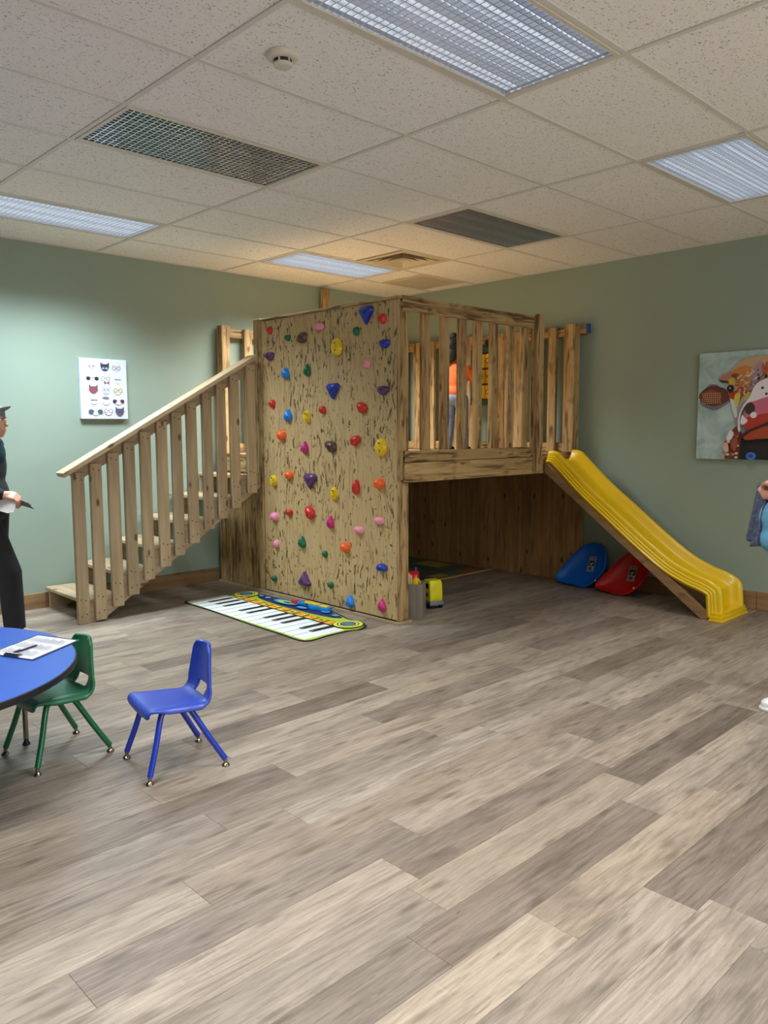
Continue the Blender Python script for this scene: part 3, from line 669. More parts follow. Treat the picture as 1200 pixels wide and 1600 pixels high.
# ------------------------------------------------------------------ flat prints
class Print:
    """layers of flat ink polygons in (u, v) on a plane; one mesh"""
    def __init__(s, mtx, step=0.00025): s.mb = MB(); s.mtx = mtx; s.k = 1; s.step = step
    def poly(s, pts, rgb):
        z = s.k*s.step; s.k += 1
        a = sum(pts[i][0]*pts[(i+1) % len(pts)][1]-pts[(i+1) % len(pts)][0]*pts[i][1] for i in range(len(pts)))
        if a < 0: pts = pts[::-1]
        s.mb.add([(u, v, z) for u, v in pts], [tuple(range(len(pts)))], flat(rgb), s.mtx); s.k = s.k
    def ell(s, c, rx, ry, rgb, n=20, rot=0.0):
        s.poly([(c[0]+rx*math.cos(a)*math.cos(rot)-ry*math.sin(a)*math.sin(rot), c[1]+rx*math.cos(a)*math.sin(rot)+ry*math.sin(a)*math.cos(rot)) for a in (2*PI*k/n for k in range(n))], rgb)
    def ring(s, c, r, t, rgb, n=24):
        z = s.k*s.step; s.k += 1; vs = []
        for rr in (r, r-t): vs += [(c[0]+rr*math.cos(2*PI*k/n), c[1]+rr*math.sin(2*PI*k/n), z) for k in range(n)]
        s.mb.add(vs, [(k, (k+1) % n, n+(k+1) % n, n+k) for k in range(n)], flat(rgb), s.mtx)
    def rect(s, u0, v0, u1, v1, rgb): s.poly([(u0, v0), (u1, v0), (u1, v1), (u0, v1)], rgb)
    def line(s, a, b, w, rgb):
        A, B = Vector(a), Vector(b); d = (B-A).normalized(); n = Vector((-d.y, d.x))*w/2
        s.poly([tuple(A+n), tuple(A-n), tuple(B-n), tuple(B+n)], rgb)
    def mesh(s, name): return s.mb.mesh(name, fix=False)
def soft(pts, n=3):
    """closed smooth outline through points"""
    out = []; N = len(pts)
    for i in range(N):
        p0, p1, p2, p3 = pts[i-1], pts[i], pts[(i+1) % N], pts[(i+2) % N]
        for k in range(n):
            t = k/n
            out.append(tuple(0.5*(2*b+(c-a)*t+(2*a-5*b+4*c-d)*t*t+(3*b-a-3*c+d)*t*t*t) for a, b, c, d in zip(p0, p1, p2, p3)))
    return out

# cat print on the left wall
ca = thing('cat_print', 'white canvas print of cat faces wearing glasses above the stairs', 'picture', (1.225, YL, 1.555))
link('canvas', MB().box((1.018, YL-0.036, 1.555), (1.432, YL-0.001, 2.062)).mesh('canvas', m=M['canvas_white'], bevel=0.003), ca)
mt = Matrix(((1, 0, 0, 1.018), (0, 0, -1, YL-0.0362), (0, 1, 0, 1.555), (0, 0, 0, 1)))
P = Print(mt, 0.0001)
def cu(x): return (x-250)/735*0.414
def cv(y): return (1150-y)/950*0.507
CATS = [(432, 325, (206, 196, 222), None), (640, 325, (52, 58, 70), 'band'), (820, 335, (216, 204, 216), 'frame'),
        (440, 500, (232, 234, 242), 'dark'), (645, 505, (228, 230, 240), 'round'), (835, 515, (216, 218, 230), 'slim'),
        (447, 680, (112, 92, 100), 'red'), (645, 685, (200, 200, 226), None), (833, 690, (226, 212, 188), 'frame'),
        (448, 850, (230, 228, 236), 'dots'), (635, 855, (232, 222, 220), 'beret'), (835, 850, (236, 232, 240), 'plum'),
        (468, 1020, (234, 236, 242), 'big'), (668, 1015, (230, 218, 220), 'frame'), (848, 1025, (92, 88, 116), 'round')]
for x, y, rgb, kind in CATS:
    w_, h_ = 68, 72
    P.poly([(cu(x+a*w_), cv(y+b*h_)) for a, b in ((-1, -1.05), (-0.5, -0.6), (0.5, -0.6), (1, -1.05), (0.98, 0.1), (0.7, 0.7), (0.3, 0.98), (-0.3, 0.98), (-0.7, 0.7), (-0.98, 0.1))], rgb)
    ink = (50, 46, 56)
    g = {'dark': (36, 44, 56), 'plum': (70, 40, 62), 'big': (78, 92, 110), 'red': (168, 62, 84)}.get(kind)
    rr = 34 if kind != 'big' else 42; gx = 36 if kind != 'big' else 70
    if kind in ('dark', 'plum', 'big'): gx = 64 if kind == 'dark' else 60 if kind == 'plum' else 70
    if g:
        for s_ in (-1, 1): P.ell((cu(x+s_*gx), cv(y+15)), cu(250+rr), 0.53*rr/1000*0.9, g, 16)
        P.rect(cu(x-gx), cv(y+8), cu(x+gx), cv(y+2), g)
    elif kind in ('round', 'frame'):
        for s_ in (-1, 1): P.ring((cu(x+s_*38), cv(y+5)), 0.017, 0.0035, ink)
        P.rect(cu(x-8), cv(y+5), cu(x+8), cv(y), ink)
    elif kind in ('slim', 'dots'):
        for s_ in (-1, 0, 1): P.rect(cu(x+s_*34-14), cv(y+14), cu(x+s_*34+14), cv(y-4), (96, 92, 104) if kind == 'slim' else ink)
    elif kind == 'band':
        for s_ in (-1, 1): P.ell((cu(x+s_*26), cv(y+22)), 0.012, 0.009, (160, 176, 200), 14)
    elif kind == 'beret':
        P.poly([(cu(x+a), cv(y+b)) for a, b in ((-62, -25), (-45, -55), (0, -62), (42, -50), (52, -15), (0, -10))], (110, 118, 140))
    else:
        for s_ in (-1, 1): P.ell((cu(x+s_*28), cv(y)), 0.008, 0.006, (150, 120, 170), 12)
    P.poly([(cu(x-7), cv(y+36)), (cu(x+7), cv(y+36)), (cu(x), cv(y+46))], (190, 140, 150))
for s_ in (-1, 1): P.poly([(cu(655), cv(568)), (cu(655+s_*42), cv(545)), (cu(655+s_*42), cv(590))], (150, 90, 106))
link('printed_faces', P.mesh('printed_faces'), ca)

# cow painting on the right wall
t = NT('painted_ground'); f = t.noise(t.coords((1, 3, 3), rnd=False), 2.0, 4, 0.6, 0.5)
t.base(t.ramp(f, [(0.3, srgb(142, 164, 160)), (0.5, srgb(172, 194, 192)), (0.72, srgb(196, 214, 214))])); t.rough(0.7); M['painted_ground'] = t.m
cwid, cz0, czh = 1.16, 1.206, 0.866
cow = thing('cow_painting', 'large square-edged canvas painting of a colourful cow head on pale blue', 'picture', (XR, -0.6-cwid/2, cz0))
link('canvas', MB().box((XR-0.036, -0.598-cwid, cz0), (XR-0.001, -0.598, cz0+czh)).mesh('canvas', m=M['painted_ground'], bevel=0.003), cow)
mt = Matrix(((0, 0, -1, XR-0.0362), (-1, 0, 0, -0.598), (0, 1, 0, cz0), (0, 0, 0, 1)))
P = Print(mt, 0.0001)
def cq(x, y): return ((x-200)*0.000698+0.004, (1432-y)*0.000724)
def both(pts, rgb, smooth=True, mirror=True):
    q = [cq(*p) for p in pts]; q = soft(q, 3) if smooth else q
    P.poly(q, rgb)
    if mirror: P.poly([(cwid-u, v) for u, v in q], rgb)
def dot(x, y, rx, ry, rgb, mirror=True, rot=0):
    c = cq(x, y); P.ell(c, rx*0.0007, ry*0.00072, rgb, 18, rot)
    if mirror: P.ell((cwid-c[0], c[1]), rx*0.0007, ry*0.00072, rgb, 18, -rot)
both([(540, 1428), (528, 1240), (590, 1120), (680, 1040), (740, 1180), (720, 1428)], (134, 62, 46), False)
both([(715, 1180), (800, 1205), (1040, 1190), (1040, 1428), (700, 1428)], (36, 33, 34), False)
both([(215, 790), (330, 865), (420, 880), (560, 800), (600, 720), (480, 640), (400, 590), (300, 610)], (120, 116, 128))
both([(204, 730), (250, 650), (350, 605), (430, 615), (520, 650), (565, 740), (520, 800), (400, 835), (280, 810)], (104, 58, 42))
both([(260, 700), (340, 650), (430, 680), (470, 750), (400, 800), (300, 780)], (140, 76, 52))
for gx in range(250, 470, 26):
    for gy in range(690, 810, 22): dot(gx+(gy % 3)*4, gy, 7, 6, (214, 172, 140), True)
both([(560, 560), (560, 470), (690, 340), (850, 305), (1040, 330), (1040, 620), (860, 640), (700, 720), (600, 760)], (190, 158, 122))
both([(600, 450), (720, 400), (830, 440), (800, 560), (790, 680), (690, 700), (640, 600), (560, 520)], (198, 128, 62))
both([(850, 400), (920, 360), (940, 480), (880, 600), (810, 640), (800, 560)], (164, 140, 156))
both([(915, 395), (1040, 370), (1040, 470), (950, 510)], (192, 92, 42))
both([(440, 540), (540, 465), (610, 470), (590, 560), (545, 578)], (176, 124, 104))
both([(445, 545), (550, 562), (548, 580), (480, 572)], (60, 36, 32))
both([(580, 500), (640, 480), (690, 520), (650, 560)], (130, 64, 40))
dot(597, 565, 42, 40, (206, 176, 44))
both([(570, 740), (620, 860), (650, 1000), (690, 1120), (720, 1100), (700, 960), (760, 820), (820, 700), (720, 740), (650, 860)], (160, 158, 160))
both([(580, 735), (640, 800), (670, 940), (640, 960), (600, 840)], (206, 212, 206))
both([(555, 700), (640, 670), (700, 630), (775, 680), (720, 740), (600, 760)], (172, 64, 36))
both([(640, 710), (695, 690), (685, 800), (655, 855), (630, 770)], (214, 190, 66))
both([(765, 700), (812, 690), (795, 745), (742, 785)], (206, 190, 90))
sr = random.Random(21)
for k in range(150):
    x, y = sr.uniform(570, 1035), sr.uniform(330, 780)
    if y < 560-(x-560)*0.45 or (x-590)**2+(y-645)**2 < 60**2 or y > 690+(x-600)*0.12 or (x > 860 and y > 640-(x-860)*0.3): continue
    c = sr.choice([(206, 176, 148), (186, 120, 70), (168, 96, 64), (214, 186, 160), (178, 140, 150), (150, 84, 58), (200, 150, 96), (226, 200, 176)]); a = sr.uniform(0, PI); L = sr.uniform(16, 42); w2 = sr.uniform(5, 12)
    P.poly([cq(x+q*L*math.cos(a)-r*w2*math.sin(a), y+q*L*math.sin(a)+r*w2*math.cos(a)) for q, r in ((-1, -0.6), (0.8, -1), (1, 0.7), (-0.8, 1))], c)
for k in range(60):
    x, y = sr.uniform(770, 1035), sr.uniform(800, 1170)
    if y < 830-(x-770)*0.2 or (x-818)**2+(y-868)**2 < 80**2: continue
    c = sr.choice([(206, 120, 140), (186, 60, 52), (214, 150, 164), (160, 44, 38), (196, 84, 60)]); L = sr.uniform(14, 40); w2 = sr.uniform(4, 9); a = -0.25+sr.uniform(-0.3, 0.3)
    P.poly([cq(x+q*L*math.cos(a)-r*w2*math.sin(a), y+q*L*math.sin(a)+r*w2*math.cos(a)) for q, r in ((-1, -0.6), (0.8, -1), (1, 0.7), (-0.8, 1))], c)
for k in range(40):
    x, y = sr.uniform(535, 700), sr.uniform(1120, 1420); c = sr.choice([(150, 76, 56), (196, 150, 128), (110, 48, 40), (224, 214, 206), (170, 96, 66)])
    if x < 540 or y < 1400-(x-530)*2.4+0 and x < 600 and y < 1200: continue
    P.poly([cq(x+q*18, y+r*12) for q, r in ((-1, -0.6), (0.8, -1), (1, 0.7), (-0.8, 1))], c)
dot(590, 645, 42, 40, (24, 20, 22)); dot(585, 640, 8, 8, (232, 232, 232))
both([(880, 600), (1040, 560), (1040, 800), (880, 790), (790, 810), (730, 900), (712, 1010), (722, 1100), (700, 1110), (694, 960), (745, 830), (810, 740)], (226, 216, 220))
both([(770, 830), (880, 785), (1040, 760), (1040, 1010), (880, 1030), (800, 1040), (765, 940)], (200, 104, 124))
both([(800, 965), (900, 940), (1040, 925), (1040, 1030), (870, 1090), (745, 1060)], (178, 54, 42))
both([(735, 940), (770, 970), (800, 1000), (760, 1040), (720, 1030)], (232, 224, 228))
dot(818, 868, 58, 66, (62, 50, 44)); dot(862, 940, 36, 34, (230, 222, 224))
both([(715, 1165), (860, 1080), (1040, 1015), (1040, 1060), (860, 1112), (765, 1180)], (70, 32, 28))
both([(765, 1180), (880, 1105), (1040, 1060), (1040, 1180), (900, 1200), (800, 1212)], (170, 70, 38))
both([(570, 1180), (610, 1105), (650, 1140), (620, 1210), (580, 1220)], (226, 222, 220)); both([(532, 1270), (580, 1240), (600, 1340), (550, 1340)], (216, 178, 156))
both([(620, 1230), (690, 1180), (690, 1300), (650, 1330)], (150, 84, 62))
for x, y, r in ((890, 458, 10), (895, 510, 12), (902, 548, 16), (980, 530, 18), (948, 650, 14), (992, 715, 14)): dot(x, y, r, r, (56, 38, 66))
dot(855, 1385, 56, 42, (72, 122, 212)); dot(850, 1385, 30, 20, (40, 70, 150))
link('painted_cow', P.mesh('painted_cow'), cow)

# ------------------------------------------------------------------ piano mat
mat_ = thing('piano_mat', 'foldable floor piano mat with white keys beside the climbing wall', 'play mat', (1.9, 1.5, 0.0))
OUT = [(1.575, 2.392), (1.80, 2.352), (1.985, 2.325), (2.06, 2.375), (2.16, 2.365), (2.235, 2.285), (2.225, 2.18), (2.225, 2.0), (2.25, 1.71), (2.262, 1.41), (2.215, 1.12), (2.165, 0.935), (2.168, 0.80), (2.115, 0.685), (2.02, 0.645), (1.93, 0.672), (1.72, 0.674), (1.520, 0.676), (1.515, 0.95), (1.524, 1.36), (1.555, 2.0)]
link('mat_sheet', MB().prism(soft(OUT, 4), 0.0005, 0.006).mesh('mat_sheet', m=flat((26, 26, 30)), bevel=0), mat_)
mt = Matrix(((0, 1, 0, 0), (1, 0, 0, 0), (0, 0, 1, 0.0061), (0, 0, 0, 1)))   # u = world y, v = world x
mt = Matrix(((1, 0, 0, 0), (0, 1, 0, 0), (0, 0, 1, 0.0061), (0, 0, 0, 1)))
P = Print(mt, 0.00012)
cen = (1.88, 1.52)
def inset(p, d):
    v = Vector((cen[0]-p[0], cen[1]-p[1])); return (p[0]+d*(1 if p[0] < cen[0] else -1), p[1]+d*(1 if p[1] < cen[1] else -1))
P.poly(soft([inset(p, 0.016) for p in OUT], 4), (176, 206, 44))
P.poly(soft([(2.20, 2.16), (2.215, 1.95), (2.238, 1.70), (2.245, 1.42), (2.205, 1.18), (2.15, 1.0), (2.085, 1.08), (2.06, 1.35), (2.06, 1.7), (2.09, 2.0), (2.14, 2.12)], 3), (34, 40, 96))
def kx(y): return 1.540+0.043*max(0, min(1, (y-0.7)/1.65))   # outer edge of the keys follows the mat
K0, K1, NK = 0.735, 2.335, 14
KV = 1.925
P.poly([(kx(K0), K0-0.025), (KV-0.01, K0-0.025), (KV+0.045, K1+0.02), (kx(K1), K1+0.02)], (240, 242, 240))
dk = (K1-K0)/NK
for k in range(1, NK):
    y = K0+k*dk; P.line((kx(y), y), (KV+0.03*k/NK, y), 0.006, (34, 34, 36))
# from the far end: F G A B C D E F G A B C D E
for k in range(NK):
    if k % 7 in (0, 1, 2, 4, 5):
        y = K1-(k+1)*dk; P.poly([(1.71, y-0.024), (1.71, y+0.024), (KV+0.02, y+0.024), (KV+0.02, y-0.024)], (30, 30, 32)); P.rect(1.716, y-0.012, 1.74, y+0.012, (120, 120, 124))
lt = random.Random(2)
for k in range(11):          # chunky yellow lettering band
    y = 2.17-k*0.125; x = 2.005-0.004*k
    P.rect(x-0.046, y-0.056, x+0.046, y+0.056, (40, 40, 44)); P.rect(x-0.039, y-0.049, x+0.039, y+0.049, (246, 186, 36)); P.ell((x+lt.uniform(-.01, .01), y+lt.uniform(-.015, .015)), 0.015, 0.022, (224, 96, 36) if k % 3 else (40, 40, 44), 10)
for c, r in (((2.105, 2.245), 0.112), ((2.03, 0.80), 0.118)):
    P.ell(c, r, r, (30, 32, 40), 32); P.ell(c, r-0.007, r-0.007, (236, 226, 80), 32); P.ring(c, r-0.032, 0.010, (60, 70, 60)); P.ell(c, 0.062, 0.062, (34, 44, 110), 26)
    for q in (-0.03, 0.0, 0.03): P.rect(c[0]-0.04, c[1]+q-0.009, c[0]+0.04, c[1]+q+0.009, (88, 160, 170))
for c, rx, ry, rgb in (((2.15, 1.73), 0.055, 0.15, (70, 140, 206)), ((2.15, 1.73), 0.038, 0.11, (150, 206, 90)), ((2.15, 1.70), 0.02, 0.05, (40, 60, 140)), ((2.16, 1.22), 0.03, 0.04, (90, 160, 214)), ((2.135, 1.07), 0.022, 0.035, (90, 160, 214)), ((2.15, 1.98), 0.02, 0.03, (120, 190, 214)), ((2.15, 2.08), 0.016, 0.022, (120, 190, 214)), ((2.12, 1.47), 0.03, 0.06, (80, 150, 210))): P.ell(c, rx, ry, rgb, 18)
link('printed_keys', P.mesh('printed_keys'), mat_)

# toy guitar lying at the wall side of the mat
plain('toy_blue', (20, 132, 214), 0.35, coat=0.1); plain('toy_yellow', (244, 206, 30), 0.35, coat=0.1); plain('toy_red', (206, 34, 34), 0.35, coat=0.1); plain('toy_navy', (24, 56, 120), 0.4)
tg = thing('toy_guitar', 'small blue and yellow plastic toy guitar lying on the piano mat', 'toy', (2.19, 1.44, 0.008), math.radians(-88))
body = soft([(-0.02, 0.0), (0.02, 0.045), (0.09, 0.05), (0.13, 0.035), (0.18, 0.05), (0.225, 0.03), (0.23, -0.02), (0.19, -0.048), (0.13, -0.036), (0.08, -0.05), (0.02, -0.045)], 3)
link('body', MB().prism(body, 0.0, 0.036).mesh('body', True, M['toy_blue'], bevel=0.006), tg)
link('neck', MB().box((-0.16, -0.017, 0.006), (0.03, 0.017, 0.034)).mesh('neck', True, M['toy_blue'], bevel=0.005), tg)
link('headstock', MB().prism([(-0.22, -0.03), (-0.16, -0.022), (-0.16, 0.022), (-0.225, 0.028)], 0.004, 0.036).mesh('headstock', True, M['toy_red'], bevel=0.005), tg)
link('face_plate', MB().prism([(x*0.72-0.06, y*0.62) for x, y in body], 0.0355, 0.046).mesh('face_plate', True, M['toy_yellow'], bevel=0.004), tg)
link('button_panel', MB().prism([(0.12, -0.026), (0.21, -0.026), (0.21, 0.028), (0.12, 0.022)], 0.0355, 0.043).mesh('button_panel', True, M['toy_yellow'], bevel=0.003), tg)

# ------------------------------------------------------------------ rug under the platform
rg = thing('play_rug', 'colourful flat play rug on the floor under the platform', 'rug', (3.65, 2.2, 0))
link('rug_pile', MB().box((2.66, 1.50, 0.0005), (4.66, 2.90, 0.009)).mesh('rug_pile', m=flat((206, 150, 92)), bevel=0.003), rg)
P = Print(Matrix.Translation((0, 0, 0.0091)), 0.00012)
P.rect(2.70, 1.54, 4.62, 2.86, (96, 128, 92))
P.rect(2.70, 1.74, 4.62, 1.86, (112, 108, 110)); P.rect(2.70, 2.40, 4.62, 2.52, (112, 108, 110)); P.rect(3.30, 1.54, 3.42, 2.86, (112, 108, 110)); P.rect(4.12, 1.54, 4.24, 2.86, (112, 108, 110))
for a, b_, c, d, rgb in ((2.78, 1.58, 3.2, 1.70, (180, 70, 60)), (3.5, 1.58, 3.8, 1.71, (52, 62, 150)), (3.86, 1.58, 4.06, 1.70, (206, 176, 70)), (4.3, 1.58, 4.56, 1.70, (190, 96, 60)), (2.8, 1.95, 3.2, 2.3, (80, 130, 190)), (3.5, 1.95, 3.75, 2.3, (200, 120, 70)), (3.8, 2.0, 4.05, 2.25, (90, 150, 90)), (4.3, 1.95, 4.55, 2.3, (196, 180, 90)), (2.8, 2.6, 3.2, 2.8, (200, 160, 90)), (3.5, 2.6, 4.0, 2.8, (70, 90, 160))): P.rect(a, b_, c, d, rgb)
link('rug_print', P.mesh('rug_print'), rg)

# ------------------------------------------------------------------ toy bin, toys in it, toy truck
BA = math.radians(125)
bn = thing('toy_bin', 'open grey wood-look toy bin beside the climbing wall post', 'bin', (2.556, 0.530, 0.0), BA)
BW, BD, BH = 0.20, 0.17, 0.275      # local x runs left along the front, local -y is into the room's corner
def bwall(name, lo, hi): return link(name, MB().box(lo, hi).mesh(name, m=M['grey_vinyl_z'], bevel=0.002), bn)
bwall('front_panel', (0, -0.012, 0), (BW, 0, BH)); bwall('back_panel', (0, -BD, 0), (BW, -BD+0.012, BH))
bwall('side_panel', (0, -BD+0.0125, 0), (0.012, -0.0125, BH)); bwall('side_panel', (BW-0.012, -BD+0.0125, 0), (BW, -0.0125, BH)); bwall('bottom', (0.0125, -BD+0.0125, 0.002), (BW-0.0125, -0.0125, 0.02))
def binpt(x, y, z):
    c, s = math.cos(BA), math.sin(BA); return Vector((2.556+x*c-y*s, 0.530+x*s+y*c, z))
t1 = thing('toy_blaster', 'red and blue plastic toy poking out of the grey bin', 'toy', binpt(0.085, -0.115, 0.02), 0.6)
link('barrel', MB().tube([(0, 0, 0.0), (0.03, 0.0, 0.22), (0.070, 0.0, 0.355)], [0.018, 0.018, 0.015], 12).mesh('barrel', True, M['toy_navy']), t1)
link('grip', MB().prism(soft([(-0.05, 0.22), (-0.035, 0.315), (0.03, 0.338), (0.058, 0.29), (0.04, 0.225)], 3), -0.034, 0.034, None, Matrix.Rotation(PI/2, 4, 'X')).mesh('grip', True, M['toy_red'], bevel=0.006), t1)
t2 = thing('toy_ball_rattle', 'yellow round toy lying at the top of the grey bin', 'toy', binpt(0.055, -0.070, 0.272), 0.3)
link('drum', MB().lathe([(0.03, -0.016), (0.044, -0.012), (0.046, 0.0), (0.044, 0.012), (0.03, 0.016)], 24, None, Matrix.Rotation(1.2, 4, 'X') @ Matrix.Translation((0, 0, 0.0))).mesh('drum', True, M['toy_yellow']), t2)
link('dial', MB().lathe([(0.014, 0.018), (0.013, 0.024)], 18, None, Matrix.Rotation(1.2, 4, 'X')).mesh('dial', True, flat((190, 150, 40))), t2)
plain('toy_white', (226, 222, 214), 0.5)
t3 = thing('toy_hoop', 'thin pale curved toy strips fanned over the bin rim next to the post', 'toy', binpt(0.115, -0.080, 0.02), 0.9)
for k, (mname, dz) in enumerate((('toy_white', 0.0), ('toy_yellow', 0.014), ('toy_white', 0.028))):
    link('strip', MB().tube([(0.042*math.cos(a), 0.012*k-0.012, 0.18+0.13*math.sin(a)+dz) for a in (PI*q/14 for q in range(15))], 0.005, 8).mesh('strip', True, M[mname]), t3)
plain('truck_yellow', (238, 224, 20), 0.4, coat=0.1); plain('truck_grey', (128, 132, 138), 0.45)
tk = thing('toy_truck', 'boxy yellow toy truck with grey base behind the bin', 'toy', (2.935, 0.775, 0.0), math.radians(-110))
tk.scale = (0.80, 0.82, 1.0)
link('cab', MB().prism([(-0.09, 0.062), (0.084, 0.062), (0.090, 0.10), (0.080, 0.205), (0.06, 0.232), (-0.06, 0.232), (-0.09, 0.20)], -0.07, 0.07, None, Matrix.Translation((0, 0, 0)) @ Matrix.Rotation(PI/2, 4, 'X')).mesh('cab', True, M['truck_yellow'], bevel=0.010), tk)
link('base', MB().box((-0.098, -0.074, 0.030), (0.098, 0.074, 0.066)).mesh('base', True, M['truck_grey'], bevel=0.006), tk)
wm = MB().lathe([(0.012, -0.012), (0.03, -0.012), (0.032, 0), (0.03, 0.012), (0.012, 0.012)], 20, None, Matrix.Rotation(PI/2, 4, 'X')).mesh('wheel', True, M['black_plastic'])
for sx in (-0.058, 0.058):
    for sy in (-0.062, 0.062): link('wheel', wm, tk, (sx, sy, 0.032))
for (y, sgn) in ((-0.0712, -1), (0.0712, 1)):
    link('window', MB().box((-0.055, y-0.001, 0.165), (0.052, y+0.001, 0.205)).mesh('window', m=M['black_plastic']), tk)
    link('grille', MB().box((-0.06, y-0.001, 0.100), (0.05, y+0.001, 0.128)).mesh('grille', m=M['black_plastic']), tk)
    for q in range(3): link('grille_bar', MB().box((-0.045+q*0.032, y-0.002, 0.104), (-0.028+q*0.032, y+0.002, 0.124)).mesh('grille_bar', m=M['truck_grey']), tk)
link('windscreen', MB().box((-0.0925, -0.05, 0.15), (-0.0895, 0.05, 0.20)).mesh('windscreen', m=M['black_plastic'], bevel=0.001), tk)

# ------------------------------------------------------------------ scoop seats leaning under the slide
def saucer(name, label, pts, x0, mat, sticker):
    """pts: outline (world y, distance up the leaning plane)"""
    root = thing(name, label, 'scoop seat', (x0, sum(p[0] for p in pts)/len(pts), 0))
    nv = Vector((0.42, 0, -0.23)).normalized(); bv = Vector((0.23, 0, 0.42)).normalized()
    O = Vector((x0-0.02, 0, 0.012)); oc = soft(pts, 3); cy = sum(p[0] for p in oc)/len(oc); cs = sum(p[1] for p in oc)/len(oc)
    prof = [(1.0, 0.030), (1.03, 0.020), (1.02, 0.0), (0.985, -0.004), (0.95, 0.008), (0.88, 0.030), (0.72, 0.048), (0.45, 0.058), (0.15, 0.062)]   # (scale, depth behind rim)
    back = [(0.15, 0.072), (0.5, 0.068), (0.80, 0.056), (0.95, 0.040)]
    mb = MB(); vs, fs = [], []; N = len(oc)
    rings = prof+back
    for s_, d in rings:
        for y, q in oc: vs.append(tuple(O+Vector((0, cy+(y-cy)*s_, 0))+bv*(cs+(q-cs)*s_)+nv*d))
    for i in range(len(rings)-1):
        if i == len(prof)-1: continue
        for k in range(N): fs.append((i*N+k, i*N+(k+1) % N, (i+1)*N+(k+1) % N, (i+1)*N+k))
    fs += [tuple((len(prof)-1)*N+k for k in range(N)), tuple(len(prof)*N+N-1-k for k in range(N))]
    i = len(rings)-1; fs += [(i*N+k, i*N+(k+1) % N, (k+1) % N, k) for k in range(N)]
    # move so the lowest point rests on the floor and the highest touches the wall
    dz = -min(v[2] for v in vs)+0.001; dx = (XR-0.0185)-max(v[0] for v in vs); dx = min(dx, 0.0)
    vs = [(v[0]+dx, v[1], v[2]+dz) for v in vs]
    mb.add(vs, fs); link('shell', mb.mesh('shell', True, M[mat], angle=60), root)
    mt = Matrix((( 0, bv.x, -nv.x, 0), (-1, bv.y, -nv.y, 0), (0, bv.z, -nv.z, 0), (0, 0, 0, 1)))
    so = O+Vector((dx, 0, dz))
    def on(y, q, d): return so+Vector((0, y, 0))+bv*q+nv*d
    c = on(sticker[0], sticker[1], 0.047); mt2 = Matrix.Translation(c) @ mt @ Matrix.Rotation(0.02, 4, 'Z')
    P = Print(mt2, 0.0002); P.rect(-0.035, -0.075, 0.035, 0.075, (176, 168, 160)); P.rect(-0.03, -0.02, 0.03, 0.035, (52, 46, 46)); P.rect(-0.028, 0.042, 0.028, 0.07, (150, 110, 100)); P.rect(-0.02, -0.06, 0.012, -0.03, (60, 56, 56)); P.poly([(-0.02, 0.0), (0.02, 0.02), (0.0, -0.015)], (196, 190, 186))
    for k in range(4): P.rect(-0.03, -0.072+k*0.011, 0.03, -0.068+k*0.011, (110, 104, 100))
    link('warning_label', P.mesh('warning_label'), root)
    low = min(pts, key=lambda p: p[1]); c = on(low[0]-0.11, low[1]+0.075, -0.004)
    link('moulded_logo', MB().lathe([(0.009, 0), (0.009, 0.004)], 14, None, Matrix.Translation(c) @ mt).mesh('moulded_logo', m=M['toy_white']), root)
    return root
saucer('scoop_seat', 'blue plastic scoop seat leaning against the wall next to the platform', [(0.393, 0.409), (0.311, 0.422), (0.239, 0.404), (0.189, 0.338), (0.164, 0.251), (0.165, 0.161), (0.233, 0.053), (0.318, -0.006), (0.437, 0.005), (0.589, 0.014), (0.619, 0.051), (0.611, 0.108), (0.554, 0.209), (0.491, 0.319), (0.443, 0.381)], 4.50, 'saucer_blue', (0.325, 0.235))
saucer('scoop_seat', 'red plastic scoop seat leaning against the wall under the slide', [(-0.089, 0.412), (-0.175, 0.401), (-0.249, 0.35), (-0.291, 0.262), (-0.281, 0.176), (-0.21, 0.068), (-0.1, 0.004), (0.028, 0.018), (0.141, 0.031), (0.161, 0.059), (0.133, 0.124), (0.057, 0.231), (-0.004, 0.327)], 4.42, 'saucer_red', (-0.13, 0.225))

# ------------------------------------------------------------------ game panel on the wall railing
gp = thing('tumbler_game_panel', 'yellow noughts and crosses tumbler panel hung on the platform railing', 'toy', (4.60, 1.60, 1.70))
plain('panel_green', (18, 74, 50), 0.5); plain('tumbler_yellow', (222, 182, 24), 0.4); plain('rod_red', (96, 30, 24), 0.5)
for z0, z1 in ((1.70, 1.748), (2.222, 2.27)): link('frame_bar', MB().box((4.575, 1.455, z0), (4.61, 1.755, z1)).mesh('frame_bar', m=M['panel_green'], bevel=0.006), gp)
for y in (1.452, 1.735): link('frame_side', MB().box((4.578, y, 1.749), (4.608, y+0.022, 2.221)).mesh('frame_side', m=M['panel_green'], bevel=0.004), gp)
tumb = MB().lathe([(0.034, -0.068), (0.040, -0.062), (0.040, 0.062), (0.034, 0.068)], 20).mesh('tumbler', True, M['tumbler_yellow'])
for r in range(3):
    for q in range(3):
        y, z = 1.52+q*0.084, 1.83+r*0.155
        o = link('tumbler', tumb, gp, (4.595, y, z))
        mt = Matrix(((0, 0, -1, 4.5545), (-1, 0, 0, y), (0, 1, 0, z), (0, 0, 0, 1)))
        P = Print(mt, 0.0003)
        if (r+q) % 2: P.line((-0.02, -0.02), (0.02, 0.02), 0.006, (40, 30, 24)); P.line((-0.02, 0.02), (0.02, -0.02), 0.006, (40, 30, 24))
        else: P.ring((0, 0), 0.026, 0.006, (40, 30, 24))
        link('mark', P.mesh('mark'), o)
for z in (1.752, 1.907, 2.062, 2.218): link('rod', MB().tube([(4.595, 1.474, z), (4.595, 1.735, z)], 0.009, 10).mesh('rod', True, M['rod_red']), gp)
